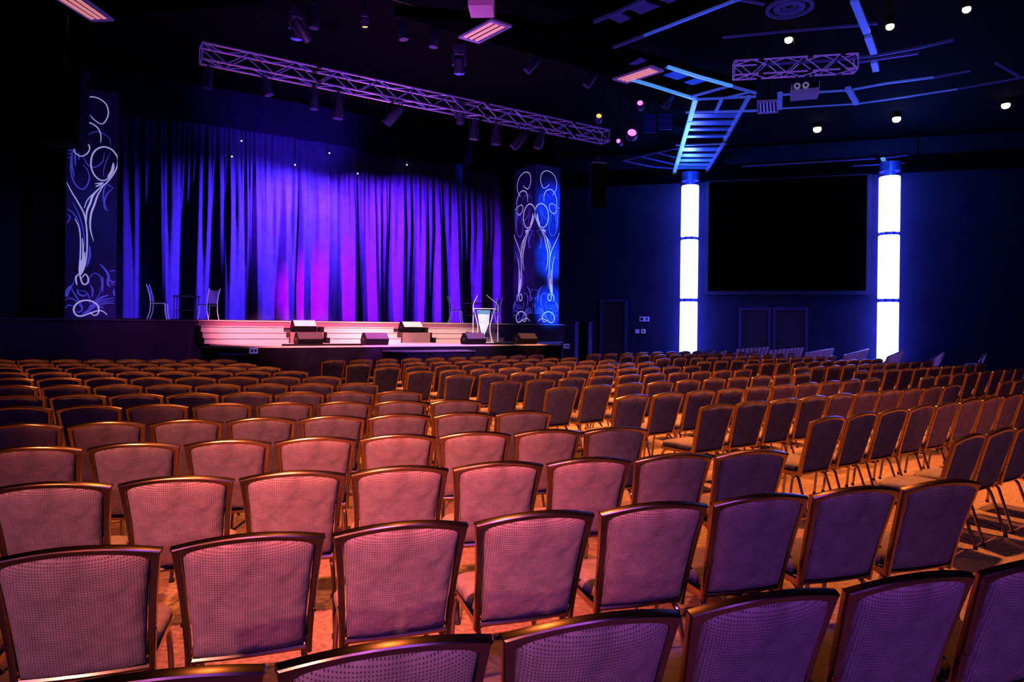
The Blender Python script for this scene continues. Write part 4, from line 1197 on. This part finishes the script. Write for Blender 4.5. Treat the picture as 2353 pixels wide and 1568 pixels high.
for r, row in enumerate(A):
    p, d = fit_row(row); ang = math.atan2(d.y, d.x); n = len(row)
    lo = {0: 0, 1: -1, 2: -1}.get(r, 0); hi = n + (1 if r == 0 else 0)
    nn = 6 if r == 0 else n
    for i in range(lo, hi):
        frm = nn - 1 - i
        lab = 'taupe chair in the scroll-banner block, %s row from stage, %s from the aisle' % (NUM[12 - r], NUM[frm])
        put_chair(p + d * i, ang, lab, 'banquet chairs in the block facing the scroll banner', r <= 6); TOT += 1
for r, row in enumerate(B):
    p, d = fit_row(row); ang = math.atan2(d.y, d.x); n = len(row)
    if r == 0:
        p1, d1 = fit_row(B[1]); d = d1 * 1.0; ang = math.atan2(d.y, d.x); n = 4
    for i in range(n if r > 1 else n + (1 if r == 1 else 0)):
        lab = 'taupe chair in the middle block, %s row from stage, %s from banner-block aisle' % (NUM[10 - r], NUM[i])
        put_chair(p + d * i, ang, lab, 'banquet chairs in the middle block', r <= 5); TOT += 1
for r, row in enumerate(C):
    p, d = fit_row(row); ang = math.atan2(d.y, d.x); n = len(row)
    if r == 0:
        p1, d1 = fit_row(C[1]); d = d1; ang = math.atan2(d.y, d.x); n = 2
    for i in range(n):
        lab = 'taupe chair in the screen block, %s row from stage, %s from middle-block aisle' % (NUM[8 - r], NUM[i])
        put_chair(p + d * i, ang, lab, 'banquet chairs in the block below the screen', False); TOT += 1
# side block: rows turned towards the stage along the far wall
rest = []
cand = []
for r, (a, c, n) in enumerate(D):
    p, q = ground(*a), ground(*c); d = (q - p) / (n - 1); ang = math.atan2(d.y, d.x)
    for i in range(2 if r == 6 else 1 if r in (4, 5) else 0, n): cand.append(((p + d * i).length, p + d * i, ang, r, i))
cand.sort(key=lambda x: x[0])
for j, (ln, P, ang, r, i) in enumerate(cand):
    if TOT < 300:
        lab = 'violet-lit chair in the side-on rows, %s row from stage, %s from its end' % (NUM[r], NUM[i])
        put_chair(P, ang, lab, 'banquet chairs in the side-on rows by the wall', False); TOT += 1
    else: rest.append((P, ang))
b = MB()
for P, ang in rest:
    R = Matrix.Rotation(ang, 3, 'Z'); o = Vector((P.x + math.sin(ang) * TOPY, P.y - math.cos(ang) * TOPY, 0))
    for key, mi in (('back_frame', 0), ('seat_frame', 0), ('backrest', 1), ('seat', 2)):
        b.add([o + R @ Vector(v) for v in CM[key].v], CM[key].f, mi)
    for l in CM['legs']: b.add([o + R @ Vector(v) for v in l.v], l.f, 0)
o = b.build('banquet_seating', [M['bronze'], M['fabric'], M['seatfab']], smooth=True, ang=50)
tag(o, 'remaining small violet-lit banquet chairs in the side-on rows by the far wall', 'chairs', kind='stuff')

# ------------------------------------------------------------------ lights
def aim(o, target):
    d = Vector(target) - o.location
    o.rotation_euler = d.to_track_quat('-Z', 'Y').to_euler()
def spot(name, loc, target, col, power, size=60, blend=.5, rad=.15):
    l = bpy.data.lights.new(name, 'SPOT'); l.energy = power; l.color = col; l.spot_size = math.radians(size); l.spot_blend = blend; l.shadow_soft_size = rad
    o = bpy.data.objects.new(name, l); o.location = loc; COL.objects.link(o); aim(o, target); return o
def area(name, loc, target, col, power, sx, sy):
    l = bpy.data.lights.new(name, 'AREA'); l.shape = 'RECTANGLE'; l.size = sx; l.size_y = sy; l.energy = power; l.color = col
    o = bpy.data.objects.new(name, l); o.location = loc; COL.objects.link(o); aim(o, target); return o
AMB = (1.0, .28, .08)
for x, y, pw in ((-2.6, 6.6, 2300), (-.4, 5.0, 800), (-3.6, 9.6, 4200), (-7.0, 11.0, 3600), (3.6, 6.6, 3400), (5.4, 9.4, 3200), (2.0, 10.2, 4400), (.6, 13.8, 5500), (3.6, 12.8, 4600), (-1.6, 12.2, 2600), (8.6, 12.4, 2400), (7.2, 16.0, 2600), (5.0, 17.8, 2400), (10.5, 16.5, 900)):
    spot('amber_house', (x, y + (.2 if y < 8 else .5), 8.3), (x, y, 0), AMB, pw, 58, .9)
# pink key from behind the camera
spot('pink_key', (-1.0, -2.6, 8.6), (-.55, 3.7, .8), (1.0, .18, .17), 10500, 20, 1.0, .15)
spot('taupe_fill', (-1.5, -6.5, 3.4), (-.9, 4.2, .8), (1.0, .34, .34), 1500, 24, 1.0, .10)
spot('violet_left', (-4.5, -6.0, 3.2), (-1.8, 2.4, .8), (.60, .20, .9), 650, 26, 1.0, .12)
spot('salmon_mid', (-2.6, -2.5, 8.6), (-1.5, 4.9, .85), (1.0, .24, .12), 5600, 25, 1.0, .2)
spot('rim_warm', (3.0, -6.4, 9.0), (1.5, 13.0, .9), (1.0, .42, .25), 650, 55, 1.0, .2)
spot('rose_side', (10.0, -5.0, 8.0), (5.2, 7.9, .8), (1.0, .20, .14), 2600, 13, 1.0, .3)
spot('rose_wide', (4.0, -6.5, 8.5), (5.5, 14.0, .8), (.75, .24, .45), 480, 50, 1.0, .5)
# violet near the camera
spot('violet_near', (1.0, -4.5, 6.0), (.9, 1.2, .8), (.38, .10, 1.0), 1500, 32, 1.0, .3)
area('violet_fill', (5.0, -5.5, 6.5), (2.0, 4.0, .6), (.22, .07, 1.0), 120, 3.0, 2.0)
# stage
for ts, tt, pw, colr, hh in ((7.6, 3.4, 4200, (.14, .05, 1.0), 4.2), (8.2, 5.4, 4200, (.14, .05, 1.0), 4.3), (3.2, 7.4, 2600, (.20, .03, 1.0), 4.0), (5.6, 9.4, 3600, (.22, .03, 1.0), 4.2), (7.0, 12.0, 4200, (.20, .02, 1.0), 4.0)):
    spot('curtain_blue', S(ts, 1.6, 8.3), S(tt, KC, hh), colr, pw * 1.25, 62, 1.0, .08)
spot('curtain_magenta', S(tu(760) - 3.0, 1.2, ZU + .5), S(tu(775, KC) + .5, KC, 2.9), (.85, .0, 1.0), 3200, 50, 1.0, .08)
spot('border_blue', S(6.5, -1.0, 6.0), S(5.5, KC - .6, 8.9), (.12, .04, 1.0), 900, 60, 1.0)
spot('stair_pink', S(3.2, -8.5, 8.3), S(tu(700), -.7, 1.2), (1.0, .24, .34), 21000, 34, .6, .2)
spot('monitor_warm', S(12.0, -8.0, 8.3), S(tu(1208, -2.7), -2.8, 1.2), (1.0, .35, .2), 7000, 9, .7, .1)
spot('thrust_white', S(8.0, -8.0, 8.3), S(tu(930), -1.4, 1.1), (1.0, .48, .45), 9500, 36, .7, .2)
spot('thrust_violet', S(8.2, -9.0, 7.0), S(tu(990, -3.1), -3.1, .95), (.20, .02, 1.0), 9000, 22, .8, .2)
spot('monitor_violet', S(6.5, -7.0, 8.3), S(tu(862, -2.7), -2.8, 1.2), (.65, .03, 1.0), 16000, 9, .7, .1)
spot('monitor_violet', S(9.5, -7.0, 8.3), S(tu(1089, -2.7), -2.8, 1.2), (.45, .03, 1.0), 9000, 9, .7, .1)
spot('chair_blue', S(2.0, -3.5, 7.5), S(tu(420, 1.2), 1.2, 2.2), (.30, .22, 1.0), 1800, 22, .8, .1)
spot('chair_violet', S(12.0, -4.5, 7.0), S(tu(1095, 1.2), .8, 2.2), (.75, .55, 1.0), 1600, 20, .8, .1)
spot('truss_violet', S(4.0, -7.0, 1.5), S(5.5, KT, 7.8), (.50, .16, 1.0), 1500, 70, .8, .2)
spot('truss_pink', S(8.0, -1.0, 2.5), S(8.5, KT, 7.8), (.9, .2, .8), 800, 80, .8, .2)
tcb = (tu(1226) + tu(1283)) / 2
for zb_ in (2.4, 4.2, 6.0):
    spot('banner_blue', S(tcb + .25, -5.5, 3.2), S(tcb + .25, 0, zb_), (.0, .085, 1.0), 7500, 19, .9, .1)
spot('banner_violet', S(7.0, -2.0, 3.0), S(tu(1205), .7, 4.5), (.5, .12, 1.0), 700, 44, .9, .2)
spot('banner_left', S(1.5, -6.0, 7.0), S(tu(210), 0, 3.6), (.14, .14, 1.0), 420, 40, .9, .2)
# blue spill at the tops of the light columns
for c in (LC1, LC2):
    l = bpy.data.lights.new('column_spill', 'POINT'); l.energy = 260; l.color = (.03, .16, 1.0); l.shadow_soft_size = .2
    o = bpy.data.objects.new('column_spill', l); o.location = (c.x - .6, c.y - 2.0, 8.0); COL.objects.link(o)
spot('side_rows_blue', (20.0, 13.0, 7.0), (12.0, 23.0, .8), (.24, .13, 1.0), 8000, 44, .9, .2)

spot('fascia_violet', S(-2.0, -6.0, 6.5), S(tu(390), 0, 1.0), (.45, .08, .8), 900, 34, 1.0, .2)
spot('wall_wash', (-10.0, 8.0, 8.0), (WL.x, 13.0, 3.0), (.2, .1, 1.0), 500, 70, 1.0, .2)
